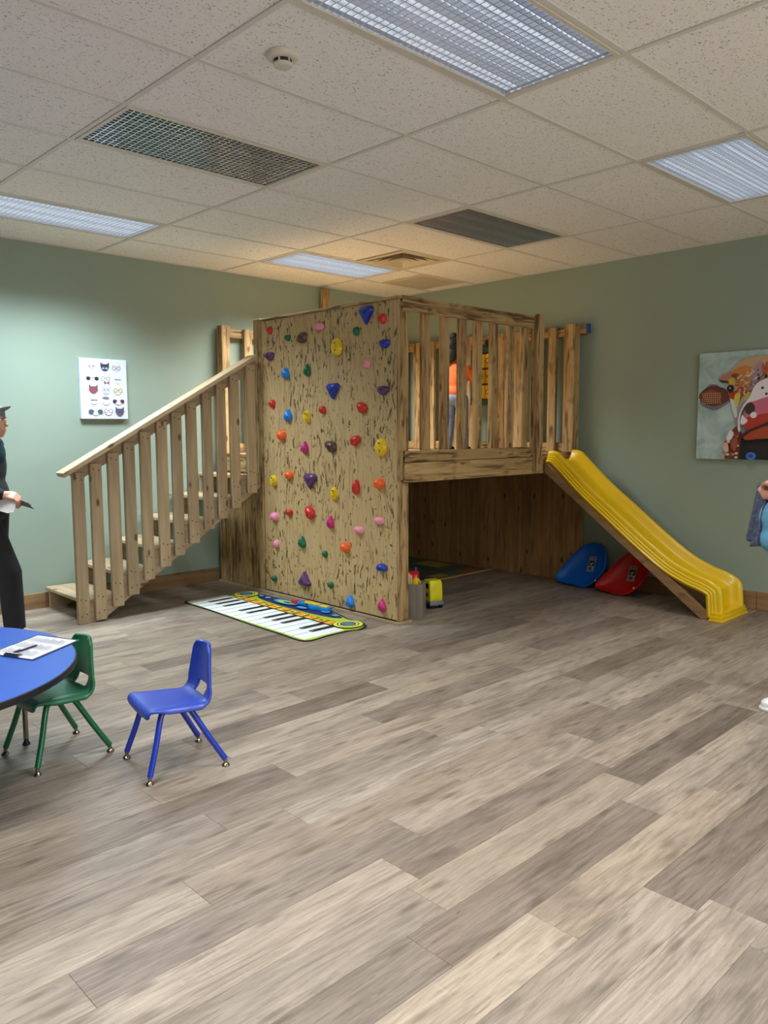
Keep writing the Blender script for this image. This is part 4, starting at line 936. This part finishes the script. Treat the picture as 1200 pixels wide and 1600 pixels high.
link('handle', MB().lathe([(0.012, 0.0), (0.02, 0.02), (0.034, 0.05), (0.03, 0.075), (0.012, 0.085)], 18, M['black_plastic'], Matrix.Translation((4.595, 1.545, 2.268))).mesh('handle', True), gp)

# ------------------------------------------------------------------ school chairs
def school_chair(label, shell_mat, leg_mat, loc, yaw):
    root = thing('school_chair', label, 'chair', (*loc, 0), yaw, 'small stacking school chairs')
    # centre-line profile from the front lip to the top of the back (x forward, z up)
    prof = cat_rom([(0.151, 0.264), (0.156, 0.285), (0.140, 0.300), (0.09, 0.302), (0.0, 0.296), (-0.075, 0.291), (-0.118, 0.297), (-0.140, 0.322), (-0.148, 0.360), (-0.153, 0.415), (-0.160, 0.480), (-0.164, 0.520)], 4)
    n = len(prof); NX = 17
    def width(t):   # half width
        pts = [(0, 0.126), (0.035, 0.142), (0.08, 0.150), (0.35, 0.150), (0.50, 0.145), (0.58, 0.140), (0.68, 0.126), (0.86, 0.102), (0.955, 0.090), (1.0, 0.062)]
        for (a, wa), (b, wb) in zip(pts, pts[1:]):
            if t <= b: return wa+(wb-wa)*(t-a)/(b-a)
        return pts[-1][1]
    arc = [0]
    for i in range(1, n): arc.append(arc[-1]+math.dist(prof[i], prof[i-1]))
    vs, fs = [], []
    for i, (x, z) in enumerate(prof):
        t = arc[i]/arc[-1]; w_ = width(t)
        for k in range(NX):
            u = -1+2*k/(NX-1); e = abs(u)**4
            dx = dz = 0.0
            if t < 0.60: dz = (-0.024*max(0, (abs(u)-0.80)/0.20)**1.6*min(1, max(0, t-0.07)*7)-0.007*(1-u*u))*min(1, max(0, (0.60-t)*9))   # dished seat, sides rolled down
            if t > 0.48: dx = 0.030*abs(u)**2.2*min(1, (t-0.48)*5)               # back wraps forward
            vs.append((x+dx, u*w_, z+dz))
    def hole(i, k):
        t = (arc[i]+arc[i+1])/2/arc[-1]; u = -1+2*(k+0.5)/(NX-1)
        return 0.560 < t < 0.668 and abs(u) < 0.42
    for i in range(n-1):
        for k in range(NX-1):
            if not hole(i, k): fs.append((i*NX+k, i*NX+k+1, (i+1)*NX+k+1, (i+1)*NX+k))
    sh = link('shell', MB().add(vs, fs).mesh('shell', True, M[shell_mat], angle=180), root)
    so = sh.modifiers.new('thick', 'SOLIDIFY'); so.thickness = 0.016; so.offset = 0
    sb = sh.modifiers.new('smooth', 'SUBSURF'); sb.levels = 1; sb.render_levels = 2
    for sx in (1, -1):
        for sy in (1, -1):
            pth = cat_rom([((0.03+0.025*sx), 0.09*sy, 0.282), (0.03+0.048*sx, 0.106*sy, 0.279), (0.03+0.068*sx, 0.117*sy, 0.258), (0.015+0.115*sx, 0.139*sy, 0.145), (0.166*sx, 0.162*sy, 0.032)], 5)
            lg = link('leg', MB().tube(pth, 0.0128, 14).mesh('leg', True, M[leg_mat]), root)
            fx, fy = 0.168*sx, 0.163*sy
            link('glide', MB().tube([(0.164*sx, 0.161*sy, 0.040), (fx, fy, 0.014)], 0.0085, 12, M['chrome']).lathe([(0.016, 0.0), (0.0175, 0.004), (0.015, 0.009), (0.008, 0.015)], 18, M['chrome'], Matrix.Translation((fx, fy, 0))).mesh('glide', True), lg)
    link('frame_bar', MB().tube([(0.02, -0.09, 0.276), (0.02, 0.09, 0.276)], 0.009, 10).tube([(-0.02, -0.09, 0.276), (-0.02, 0.09, 0.276)], 0.009, 10).mesh('frame_bar', True, M[leg_mat]), root)
    return root
school_chair('blue plastic school chair standing alone on the open floor', 'chair_blue', 'leg_blue', (-0.1155, -0.475), math.radians(170.3))
school_chair('green plastic school chair pushed up to the round blue table', 'chair_green', 'leg_green', (-0.451, -0.012), math.radians(183.9))

# ------------------------------------------------------------------ round table with clipboard
TC, TRAD, TZ = Vector((-1.132, 0.015, 0)), 0.738, 0.520
tb = thing('activity_table', 'round low table with blue top and black edge at the left', 'table', TC)
link('table_top', MB().lathe([(0.02, TZ-0.026), (TRAD-0.004, TZ-0.026), (TRAD-0.004, TZ), (0.02, TZ)], 96, None, None).mesh('table_top', True, M['table_blue']), tb, TC)
link('edge_band', MB().lathe([(TRAD-0.006, TZ-0.030), (TRAD, TZ-0.028), (TRAD+0.003, TZ-0.015), (TRAD, TZ-0.002), (TRAD-0.0055, TZ-0.0005), (TRAD-0.006, TZ-0.004)], 96).mesh('edge_band', True, M['black_plastic']), tb, TC)
# the lathe caps would close the disc: keep only the ring
eb = [o for o in tb.children if o.name.startswith('edge_band')][0]
bm = bmesh.new(); bm.from_mesh(eb.data); bmesh.ops.delete(bm, geom=[f for f in bm.faces if len(f.verts) > 8], context='FACES'); bm.to_mesh(eb.data); bm.free()
for k in range(4):
    a = math.radians(16.2)+k*PI/2; p = TC+Vector((0.64*math.cos(a), 0.64*math.sin(a), 0))
    lg = link('table_leg', MB().tube([(0, 0, 0.03), (0, 0, 0.30)], 0.012, 14, M['chrome']).tube([(0, 0, 0.25), (0, 0, TZ-0.027)], 0.017, 14, M['chair_blue']).mesh('table_leg', True), tb, p)
    link('glide', MB().lathe([(0.017, 0), (0.018, 0.005), (0.012, 0.014), (0.009, 0.032)], 18).mesh('glide', True, M['black_plastic']), lg, p)
def clipboard_frame(P0, ex, ey, z):   # P0 = corner, ex along the width, ey along the length
    ex = Vector((*ex, 0)).normalized(); ey = Vector((*ey, 0)).normalized()
    return Matrix(((ex.x, ey.x, 0, P0[0]), (ex.y, ey.y, 0, P0[1]), (0, 0, 1, z), (0, 0, 0, 1)))
plain('clip_board', (40, 40, 70), 0.5)
cb = thing('clipboard', 'clipboard with printed form and pen lying on the blue table', 'clipboard', (-0.54, -0.05, TZ))
mt = clipboard_frame((-0.624, -0.251), (0.269, 0.17), (-0.103, 0.231), TZ)
link('board', MB().prism(soft([(0.0, 0.004), (0.004, 0.0), (0.314, 0.0), (0.318, 0.004), (0.318, 0.246), (0.314, 0.250), (0.004, 0.250), (0, 0.246)], 1), 0.0006, 0.0036, None, mt).mesh('board', m=M['clip_board']), cb)
link('sheet', MB().prism([(0.004, 0.010), (0.300, 0.008), (0.303, 0.236), (0.006, 0.240)], 0.0038, 0.0050, None, mt).mesh('sheet', m=M['paper']), cb)
P = Print(mt @ Matrix.Translation((0, 0, 0.0051)), 0.0001)
for k in range(13):
    v = 0.03+k*0.0155; P.rect(0.02, v, 0.285, v+0.0012, (120, 122, 136))
    for q in range(3): P.rect(0.03+q*0.09, v+0.004, 0.03+q*0.09+0.05+0.02*((k*7+q*3) % 3)/2, v+0.0085, (150, 152, 164))
link('printed_form', P.mesh('printed_form'), cb)
link('clip', MB().box((0.002, 0.085, 0.0037), (0.03, 0.165, 0.012), None, mt).tube([(0.012, 0.09, 0.014), (0.012, 0.16, 0.014)], 0.005, 10, None, mt).mesh('clip', True, M['chrome']), cb)
pn = thing('pen', 'dark slim pen lying across the printed form', 'pen', (-0.58, -0.08, TZ+0.0055))
a, b_ = Vector((-0.655, -0.112, TZ+0.0100)), Vector((-0.525, -0.052, TZ+0.0100)); d = (b_-a).normalized()
link('barrel', MB().tube([a, a+d*0.125], 0.0042, 10).mesh('barrel', True, M['clip_board']), pn)
link('tip', MB().tube([a+d*0.125, a+d*0.138], [0.004, 0.0008], 10).mesh('tip', True, M['chrome']), pn)
link('pocket_clip', MB().tube([a+Vector((0, 0, 0.0052))+d*0.002, a+Vector((0, 0, 0.0058))+d*0.04], 0.0012, 6).mesh('pocket_clip', True, M['chrome']), pn)

# ------------------------------------------------------------------ people
def blob(name, shapes, voxel, mat, parent, smooth=6, label=None):
    """capsules and ellipsoids fused by a voxel remesh into one continuous surface (parent-local coordinates)"""
    mb = MB()
    for s_ in shapes:
        if s_[0] == 'cap':
            _, p0, p1, r0, r1 = s_; p0, p1 = Vector(p0), Vector(p1); d = p1-p0; L = d.length
            q = Vector((0, 0, 1)).rotation_difference(d.normalized()).to_matrix().to_4x4(); mt = Matrix.Translation(p0) @ q
            prof = [(max(1e-4, r0*math.cos(a)), -r0*math.sin(a)) for a in (PI/2*(1-k/5) for k in range(5))]+[(r0, 0), (r1, L)]+[(max(1e-4, r1*math.cos(a)), L+r1*math.sin(a)) for a in (PI/2*k/5 for k in range(1, 6))]
            mb.lathe(prof, 18, None, mt)
        else:
            _, c, r = s_[:3]; rot = Euler(s_[3]).to_matrix().to_4x4() if len(s_) > 3 else Matrix()
            mt = Matrix.Translation(c) @ rot @ Matrix.Diagonal((*r, 1))
            mb.lathe([(max(1e-4, math.cos(a)), math.sin(a)) for a in (-PI/2+PI*k/12 for k in range(13))], 22, None, mt)
    me = mb.mesh(name, m=M[mat]); o = bpy.data.objects.new(name+'_tmp', me); COL.objects.link(o)
    r = o.modifiers.new('r', 'REMESH'); r.mode = 'VOXEL'; r.voxel_size = voxel; r.use_smooth_shade = True
    s2 = o.modifiers.new('s', 'SMOOTH'); s2.factor = 0.5; s2.iterations = smooth
    dg = bpy.context.evaluated_depsgraph_get(); out = bpy.data.meshes.new_from_object(o.evaluated_get(dg)); out.name = name
    bpy.data.objects.remove(o); bpy.data.meshes.remove(me)
    out.materials.clear(); out.materials.append(M[mat]); out.polygons.foreach_set('use_smooth', [True]*len(out.polygons))
    return link(name, out, parent, label=label)
def hand(wrist, dirv, palmn, size=1.0, curl=0.5, side=1):
    """palm and five fingers starting at the wrist; dirv points along the hand, palmn out of the palm"""
    d = Vector(dirv).normalized(); n = Vector(palmn); n = (n-d*n.dot(d)).normalized(); x = d.cross(n).normalized()*side; w_ = Vector(wrist); S = []
    k = size
    S.append(('cap', w_, w_+d*0.035*k, 0.024*k, 0.028*k))
    for i in range(4):
        off = (-0.030+0.020*i)*k; kn = w_+d*0.088*k+x*off
        S.append(('cap', w_+d*0.02*k+x*off*0.6, kn, 0.016*k, 0.0115*k))
        L = (0.042, 0.048, 0.045, 0.036)[i]*k; c = curl
        a = kn+(d*math.cos(c)+n*math.sin(c))*L; b = a+(d*math.cos(c*2.2)+n*math.sin(c*2.2))*L*0.62; e = b+(d*math.cos(c*3.0)+n*math.sin(c*3.0))*L*0.5
        S += [('cap', kn, a, 0.0098*k, 0.009*k), ('cap', a, b, 0.009*k, 0.0083*k), ('cap', b, e, 0.0083*k, 0.0072*k)]
    tb_ = w_+d*0.030*k-x*0.026*k; tm = tb_+(d*0.6-x*0.65+n*0.35).normalized()*0.042*k; te = tm+(d*0.85+n*0.5-x*0.1).normalized()*0.032*k
    S += [('cap', tb_, tm, 0.013*k, 0.0105*k), ('cap', tm, te, 0.0105*k, 0.0085*k)]
    return S
def head(c, k=1.0, fwd=(1, 0, 0)):
    """head with face; c = head centre; looks along fwd (horizontal)"""
    f = Vector(fwd).normalized(); r = Vector((f.y, -f.x, 0)); u = r.cross(f); c = Vector(c); a = math.atan2(f.y, f.x)
    def p(x, y, z): return c+(f*x-r*y+Vector((0, 0, z)))*k
    e = lambda x, y, z, rx, ry, rz: ('ell', p(x, y, z), (rx*k, ry*k, rz*k), (0, 0, a))
    return [e(-0.012, 0, 0.03, 0.098, 0.078, 0.092), e(0.018, 0, -0.035, 0.078, 0.064, 0.085), e(0.062, 0, -0.088, 0.028, 0.030, 0.024),
            e(0.094, 0, -0.012, 0.020, 0.013, 0.030), e(0.108, 0, -0.026, 0.014, 0.015, 0.012), e(0.088, 0, -0.058, 0.014, 0.024, 0.008), e(0.085, 0, -0.070, 0.014, 0.021, 0.008),
            e(0.078, 0.034, 0.028, 0.018, 0.026, 0.009), e(0.078, -0.034, 0.028, 0.018, 0.026, 0.009), e(-0.008, 0.080, -0.005, 0.020, 0.010, 0.032), e(-0.008, -0.080, -0.005, 0.020, 0.010, 0.032)], p, a
def eyes(p, k, parent, iris=(60, 40, 30)):
    for s_ in (1, -1):
        link('eye', MB().lathe([(max(1e-4, 0.0115*k*math.cos(a)), 0.0115*k*math.sin(a)) for a in (-PI/2+PI*q/8 for q in range(9))], 14, M['toy_white'], Matrix.Translation(p(0.080, 0.031*s_, 0.006))).lathe([(0.005*k, 0), (0.004*k, 0.003*k)], 10, M['black_plastic'], Matrix.Translation(p(0.090, 0.031*s_, 0.006)) @ Matrix.Rotation(PI/2, 4, 'Y')).mesh('eye', True), parent)
# --- person with the clipboard, left edge
FW = math.atan2(-0.695, 0.719)
p1 = thing('person', 'person in grey cap and dark clothes holding a clipboard at the left edge', 'person', (0.030, 2.325, 0), FW)
HD, pf, ha = head((0.058, 0, 1.525), 1.0)
legs1 = dict(hipR=(0.0, -0.09, 0.90), kneR=(0.175, -0.095, 0.48), ankR=(0.195, -0.10, 0.085), hipL=(0.0, 0.09, 0.90), kneL=(-0.02, 0.095, 0.48), ankL=(-0.22, 0.10, 0.11))
L1 = {k: Vector(v) for k, v in legs1.items()}
elR, wrR = Vector((-0.01, -0.235, 1.06)), Vector((0.175, -0.15, 1.032)); elL, wrL = Vector((-0.06, 0.235, 1.05)), Vector((0.09, 0.10, 1.0))
shR, shL = Vector((-0.02, -0.185, 1.36)), Vector((-0.02, 0.185, 1.36))
skin = HD+[('cap', (-0.005, 0, 1.36), (0.045, 0, 1.46), 0.056, 0.052), ('ell', (-0.005, 0, 1.20), (0.10, 0.15, 0.24)), ('ell', (0, 0, 0.95), (0.105, 0.15, 0.12)),
        ('cap', shR, elR, 0.045, 0.036), ('cap', elR, wrR, 0.035, 0.026), ('cap', shL, elL, 0.045, 0.036), ('cap', elL, wrL, 0.035, 0.026)]
for s_ in 'RL': skin += [('cap', L1['hip'+s_], L1['kne'+s_], 0.078, 0.05), ('cap', L1['kne'+s_], L1['ank'+s_], 0.05, 0.034), ('cap', L1['ank'+s_], L1['ank'+s_]+Vector((0.12, 0, -0.04)), 0.036, 0.03)]
skin += hand(wrR, (0.96, 0.10, -0.16), (0.2, 0.55, -0.8), 0.95, 0.75, -1)+hand(wrL, (0.9, -0.3, -0.1), (0.1, -0.3, -0.9), 0.95, 0.6, 1)
blob('body', skin, 0.006, 'skin_light', p1, 4)
eyes(pf, 1.0, p1)
shirt = [('ell', (0.0, 0, 1.22), (0.128, 0.175, 0.22)), ('ell', (0.005, 0, 1.02), (0.135, 0.168, 0.17)), ('ell', (-0.01, 0, 1.36), (0.09, 0.17, 0.085)),
         ('cap', shR, elR, 0.066, 0.056), ('cap', elR, elR.lerp(wrR, 0.93), 0.055, 0.044), ('cap', shL, elL, 0.066, 0.056), ('cap', elL, elL.lerp(wrL, 0.93), 0.055, 0.044)]
blob('jacket', shirt, 0.012, 'cloth_black', p1, 5)
blob('collar', [('ell', (0.02, 0, 1.385), (0.09, 0.095, 0.04)), ('ell', (0.075, 0, 1.30), (0.066, 0.075, 0.11))], 0.010, 'cloth_teal', p1, 4, label='dark teal shirt front')
tr = [('ell', (0, 0, 0.93), (0.132, 0.172, 0.12))]
for s_ in 'RL': tr += [('cap', L1['hip'+s_], L1['kne'+s_], 0.102, 0.082), ('cap', L1['kne'+s_], L1['ank'+s_]+Vector((0.0, 0, 0.01)), 0.080, 0.072)]
blob('trousers', tr, 0.012, 'cloth_black', p1, 4)
def shoe(name, a, mat, parent, k=1.0, fwd=Vector((1, 0, 0)), sole='toy_white'):
    f = fwd; A = Vector((a.x, a.y, 0)); an = math.atan2(f.y, f.x)
    z0 = a.z-0.085*k
    S = [('ell', A+f*0.02*k+Vector((0, 0, z0+0.045*k)), (0.075*k, 0.040*k, 0.042*k), (0, 0, an)), ('ell', A+f*0.11*k+Vector((0, 0, z0+0.034*k)), (0.075*k, 0.044*k, 0.032*k), (0, 0, an)), ('cap', A+Vector((0, 0, z0+0.045*k)), A+Vector((0, 0, z0+0.09*k)), 0.043*k, 0.042*k), ('ell', A+f*0.055*k+Vector((0, 0, z0+0.016*k)), (0.135*k, 0.043*k, 0.015*k), (0, 0, an))]
    s_ = blob(name, S, 0.006, mat, parent, 3)
    ol = soft([(-0.072, 0.0), (-0.055, 0.034), (0.02, 0.036), (0.11, 0.046), (0.17, 0.034), (0.19, 0.0), (0.17, -0.036), (0.11, -0.044), (0.02, -0.036), (-0.055, -0.034)], 3)
    mt = Matrix.Translation(A+Vector((0, 0, z0))) @ Matrix.Rotation(an, 4, 'Z')
    link('sole', MB().prism([(x*k, y*k) for x, y in ol], 0.001, 0.016*k, None, mt).mesh('sole', True, M[sole], bevel=0.003), s_)
    return s_
shoe('shoe', L1['ankR'], 'shoe_dark', p1); shoe('shoe', L1['ankL']+Vector((0, 0, -0.025)), 'shoe_dark', p1)
# cap with brim, and hair below it
capc = Vector((0.046, 0, 1.575))
cp = blob('cap', [('ell', capc, (0.108, 0.090, 0.085)), ('ell', capc+Vector((0, 0, -0.02)), (0.110, 0.092, 0.05))], 0.008, 'cloth_grey', p1, 3)
br2 = [(0.075, -0.075), (0.12, -0.065), (0.155, -0.035), (0.168, 0.0), (0.155, 0.035), (0.12, 0.065), (0.075, 0.075)]
link('brim', MB().prism([(x, y) for x, y in br2], 0.0, 0.006, None, Matrix.Translation((0.045, 0, 1.560)) @ Matrix.Rotation(-0.42, 4, 'Y')).mesh('brim', True, M['cloth_grey'], bevel=0.002), cp)
blob('hair', [('ell', (0.008, 0, 1.515), (0.066, 0.084, 0.075))], 0.008, 'hair_brown', p1, 3)
# clipboard in the hand
hc = thing('clipboard', 'dark clipboard with loose white sheets held in the hand of the person', 'clipboard', (0.14, 2.20, 1.0), FW)
off = Vector((0.030, 2.325, 0))-Vector((0.14, 2.20, 1.0)); ca_, sa_ = math.cos(-FW), math.sin(-FW)
lo = Vector((off.x*ca_-off.y*sa_, off.x*sa_+off.y*ca_, off.z))
CB = Matrix.Translation(lo) @ Matrix.Translation((0.165, -0.12, 1.025)) @ Matrix.Rotation(0.30, 4, 'Y') @ Matrix.Rotation(-0.35, 4, 'X')
link('board', MB().box((-0.17, -0.005, -0.002), (0.150, 0.225, 0.002), None, CB).mesh('board', m=M['black_plastic'], bevel=0.001), hc)
pp_ = [(-0.16, 0.0), (0.12, 0.0), (0.125, -0.10), (0.09, -0.115), (-0.16, -0.085)]
SH = Matrix.Translation(lo) @ Matrix.Translation((0.155, -0.128, 1.020)) @ Matrix.Rotation(0.16, 4, 'Y') @ Matrix.Rotation(1.05, 4, 'X')
link('sheet', MB().prism(pp_, -0.0008, 0.0008, None, SH).mesh('sheet', m=M['paper']), hc)
link('sheet', MB().box((-0.165, 0.004, 0.0022), (0.142, 0.218, 0.0032), None, CB).mesh('sheet', m=M['paper']), hc)
link('clip', MB().box((0.120, 0.07, 0.0034), (0.150, 0.155, 0.012), None, CB).mesh('clip', m=M['chrome'], bevel=0.002), hc)

# --- child on the platform, seen from behind
p2 = thing('person', 'child in orange shirt and jeans standing on the platform behind the slats', 'person', (4.235, 1.665, ZD), math.radians(12))
HD2, pf2, _ = head((0.01, 0, 1.005), 0.86, (0.8, -0.6, 0))
k2 = {'hipR': (0, -0.068, 0.52), 'kneR': (0.01, -0.084, 0.29), 'ankR': (0.0, -0.098, 0.065), 'hipL': (0, 0.066, 0.52), 'kneL': (0.02, 0.076, 0.29), 'ankL': (-0.005, 0.086, 0.065)}
k2 = {k: Vector(v) for k, v in k2.items()}
s2R, s2L = Vector((0, -0.118, 0.815)), Vector((0, 0.118, 0.815)); e2R, e2L = Vector((0.10, -0.17, 0.70)), Vector((0.05, 0.165, 0.64)); w2R, w2L = Vector((0.235, -0.11, 0.78)), Vector((0.19, 0.10, 0.62))
skin = HD2+[('cap', (0, 0, 0.83), (0.005, 0, 0.93), 0.042, 0.038), ('ell', (0, 0, 0.70), (0.075, 0.105, 0.16)), ('ell', (0, 0, 0.545), (0.08, 0.105, 0.08)),
        ('cap', s2R, e2R, 0.033, 0.027), ('cap', e2R, w2R, 0.026, 0.02), ('cap', s2L, e2L, 0.033, 0.027), ('cap', e2L, w2L, 0.026, 0.02)]
for s_ in 'RL': skin += [('cap', k2['hip'+s_], k2['kne'+s_], 0.056, 0.040), ('cap', k2['kne'+s_], k2['ank'+s_], 0.038, 0.028), ('cap', k2['ank'+s_], k2['ank'+s_]+Vector((0.08, 0, -0.03)), 0.028, 0.024)]
skin += hand(w2R, (0.9, 0.2, 0.1), (0.1, 0.9, 0), 0.70, 0.5, 1)+hand(w2L, (0.9, -0.2, -0.1), (0.1, -0.9, 0), 0.70, 0.5, -1)
blob('body', skin, 0.0055, 'skin_brown', p2, 4)
eyes(pf2, 0.86, p2)
blob('shirt', [('ell', (0, 0, 0.72), (0.098, 0.130, 0.165)), ('ell', (0, 0, 0.60), (0.100, 0.122, 0.085)), ('ell', (0, 0, 0.81), (0.066, 0.118, 0.055)), ('cap', s2R, s2R.lerp(e2R, 0.75), 0.050, 0.048), ('cap', s2L, s2L.lerp(e2L, 0.75), 0.050, 0.048)], 0.009, 'cloth_orange', p2, 4)
tr = [('ell', (0, 0, 0.535), (0.095, 0.115, 0.075))]
for s_ in 'RL': tr += [('cap', k2['hip'+s_], k2['kne'+s_], 0.070, 0.054), ('cap', k2['kne'+s_], k2['ank'+s_], 0.053, 0.050)]
blob('jeans', tr, 0.009, 'cloth_denim', p2, 3)
blob('hair', [('ell', (-0.020, 0.015, 1.045), (0.092, 0.088, 0.085)), ('ell', (-0.055, 0.02, 0.965), (0.05, 0.072, 0.085)), ('ell', (-0.02, 0.01, 1.135), (0.036, 0.036, 0.034)), ('cap', (-0.06, 0.035, 0.95), (-0.075, 0.05, 0.86), 0.034, 0.020)], 0.007, 'hair_black', p2, 3)
link('hair_band', MB().lathe([(0.020, -0.006), (0.034, -0.006), (0.036, 0.0), (0.034, 0.006), (0.020, 0.006)], 20, None, Matrix.Translation((-0.02, 0.01, 1.112))).mesh('hair_band', True, M['toy_white']), p2)
shoe('shoe', k2['ankR'], 'shoe_dark', p2, 0.70); shoe('shoe', k2['ankL'], 'shoe_dark', p2, 0.70)

# --- person at the right edge, mostly outside the frame
FW3 = math.atan2(0.695, -0.719)
p3 = thing('person', 'person cut off by the right edge, light blue top and white shoes', 'person', (2.602, -2.093, 0), FW3)
HD3, pf3, _ = head((0.01, 0, 1.50), 0.97)
k3 = {'hipR': (0, -0.09, 0.86), 'kneR': (-0.06, -0.095, 0.46), 'ankR': (-0.21, -0.10, 0.085), 'hipL': (-0.02, 0.09, 0.86), 'kneL': (-0.01, 0.095, 0.46), 'ankL': (0.0, 0.10, 0.085)}
k3 = {k: Vector(v) for k, v in k3.items()}
s3R, s3L = Vector((-0.01, -0.175, 1.33)), Vector((-0.01, 0.175, 1.33)); e3R, e3L = Vector((-0.05, -0.235, 1.07)), Vector((-0.03, 0.22, 1.06)); w3R, w3L = Vector((0.13, -0.09, 1.14)), Vector((0.135, 0.11, 1.17))
skin = HD3+[('cap', (-0.01, 0, 1.33), (0.0, 0, 1.44), 0.052, 0.048), ('ell', (0, 0, 1.17), (0.095, 0.14, 0.23)), ('ell', (0, 0, 0.92), (0.105, 0.15, 0.12)),
        ('cap', s3R, e3R, 0.043, 0.034), ('cap', e3R, w3R, 0.033, 0.025), ('cap', s3L, e3L, 0.043, 0.034), ('cap', e3L, w3L, 0.033, 0.025)]
for s_ in 'RL': skin += [('cap', k3['hip'+s_], k3['kne'+s_], 0.078, 0.05), ('cap', k3['kne'+s_], k3['ank'+s_], 0.05, 0.034), ('cap', k3['ank'+s_], k3['ank'+s_]+Vector((0.12, 0, -0.04)), 0.036, 0.03)]
skin += hand(w3R, (0.35, 0.75, 0.15), (-0.4, 0.2, -0.9), 0.9, 0.7, -1)+hand(w3L, (0.35, -0.75, 0.25), (-0.5, 0.1, -0.9), 0.9, 0.7, 1)
blob('body', skin, 0.006, 'skin_light', p3, 4)
eyes(pf3, 0.97, p3)
blob('top', [('ell', (0.0, 0, 1.19), (0.125, 0.165, 0.22)), ('ell', (0, 0, 1.33), (0.085, 0.16, 0.08)), ('ell', (0.02, 0, 0.99), (0.160, 0.180, 0.16)), ('ell', (0.02, 0, 0.89), (0.168, 0.188, 0.10)), ('cap', s3R, s3R.lerp(e3R, 0.6), 0.06, 0.055), ('cap', s3L, s3L.lerp(e3L, 0.6), 0.06, 0.055)], 0.010, 'cloth_skyblue', p3, 4)
tr = [('ell', (0, 0, 0.88), (0.125, 0.165, 0.11))]
for s_ in 'RL': tr += [('cap', k3['hip'+s_], k3['kne'+s_], 0.098, 0.066), ('cap', k3['kne'+s_], k3['ank'+s_], 0.064, 0.052)]
blob('trousers', tr, 0.012, 'cloth_navy', p3, 4)
blob('hair', [('ell', (-0.035, 0, 1.55), (0.092, 0.086, 0.085)), ('ell', (-0.07, 0, 1.44), (0.05, 0.078, 0.13))], 0.008, 'hair_brown', p3, 3)
shoe('shoe', k3['ankR'], 'shoe_white', p3); shoe('shoe', k3['ankL'], 'shoe_white', p3)
# grey jacket hanging over the forearm
jk = thing('jacket', 'slate grey jacket hanging from the arm of the person at right edge', 'jacket', (2.55, -2.02, 0.86), FW3)
jo = Vector((2.602, -2.093, 0))-Vector((2.55, -2.02, 0.86)); ca_, sa_ = math.cos(-FW3), math.sin(-FW3); jl = Vector((jo.x*ca_-jo.y*sa_, jo.x*sa_+jo.y*ca_, jo.z))
vs, fs = [], []; NU, NV = 22, 16
for i in range(NU+1):
    u = i/NU
    for j in range(NV+1):
        v = j/NV; z = 1.155-0.295*v-0.02*math.sin(u*5); y = 0.00-0.13*u
        x = 0.150+0.045*v+0.014*math.sin(u*17+v*2)*(0.3+v)
        vs.append((jl.x+x, jl.y+y, jl.z+z))
for i in range(NU):
    for j in range(NV): fs.append((i*(NV+1)+j, (i+1)*(NV+1)+j, (i+1)*(NV+1)+j+1, i*(NV+1)+j+1))
o = link('drape', MB().add(vs, fs).mesh('drape', True, M['cloth_slate'], angle=180), jk)
so = o.modifiers.new('thick', 'SOLIDIFY'); so.thickness = 0.012
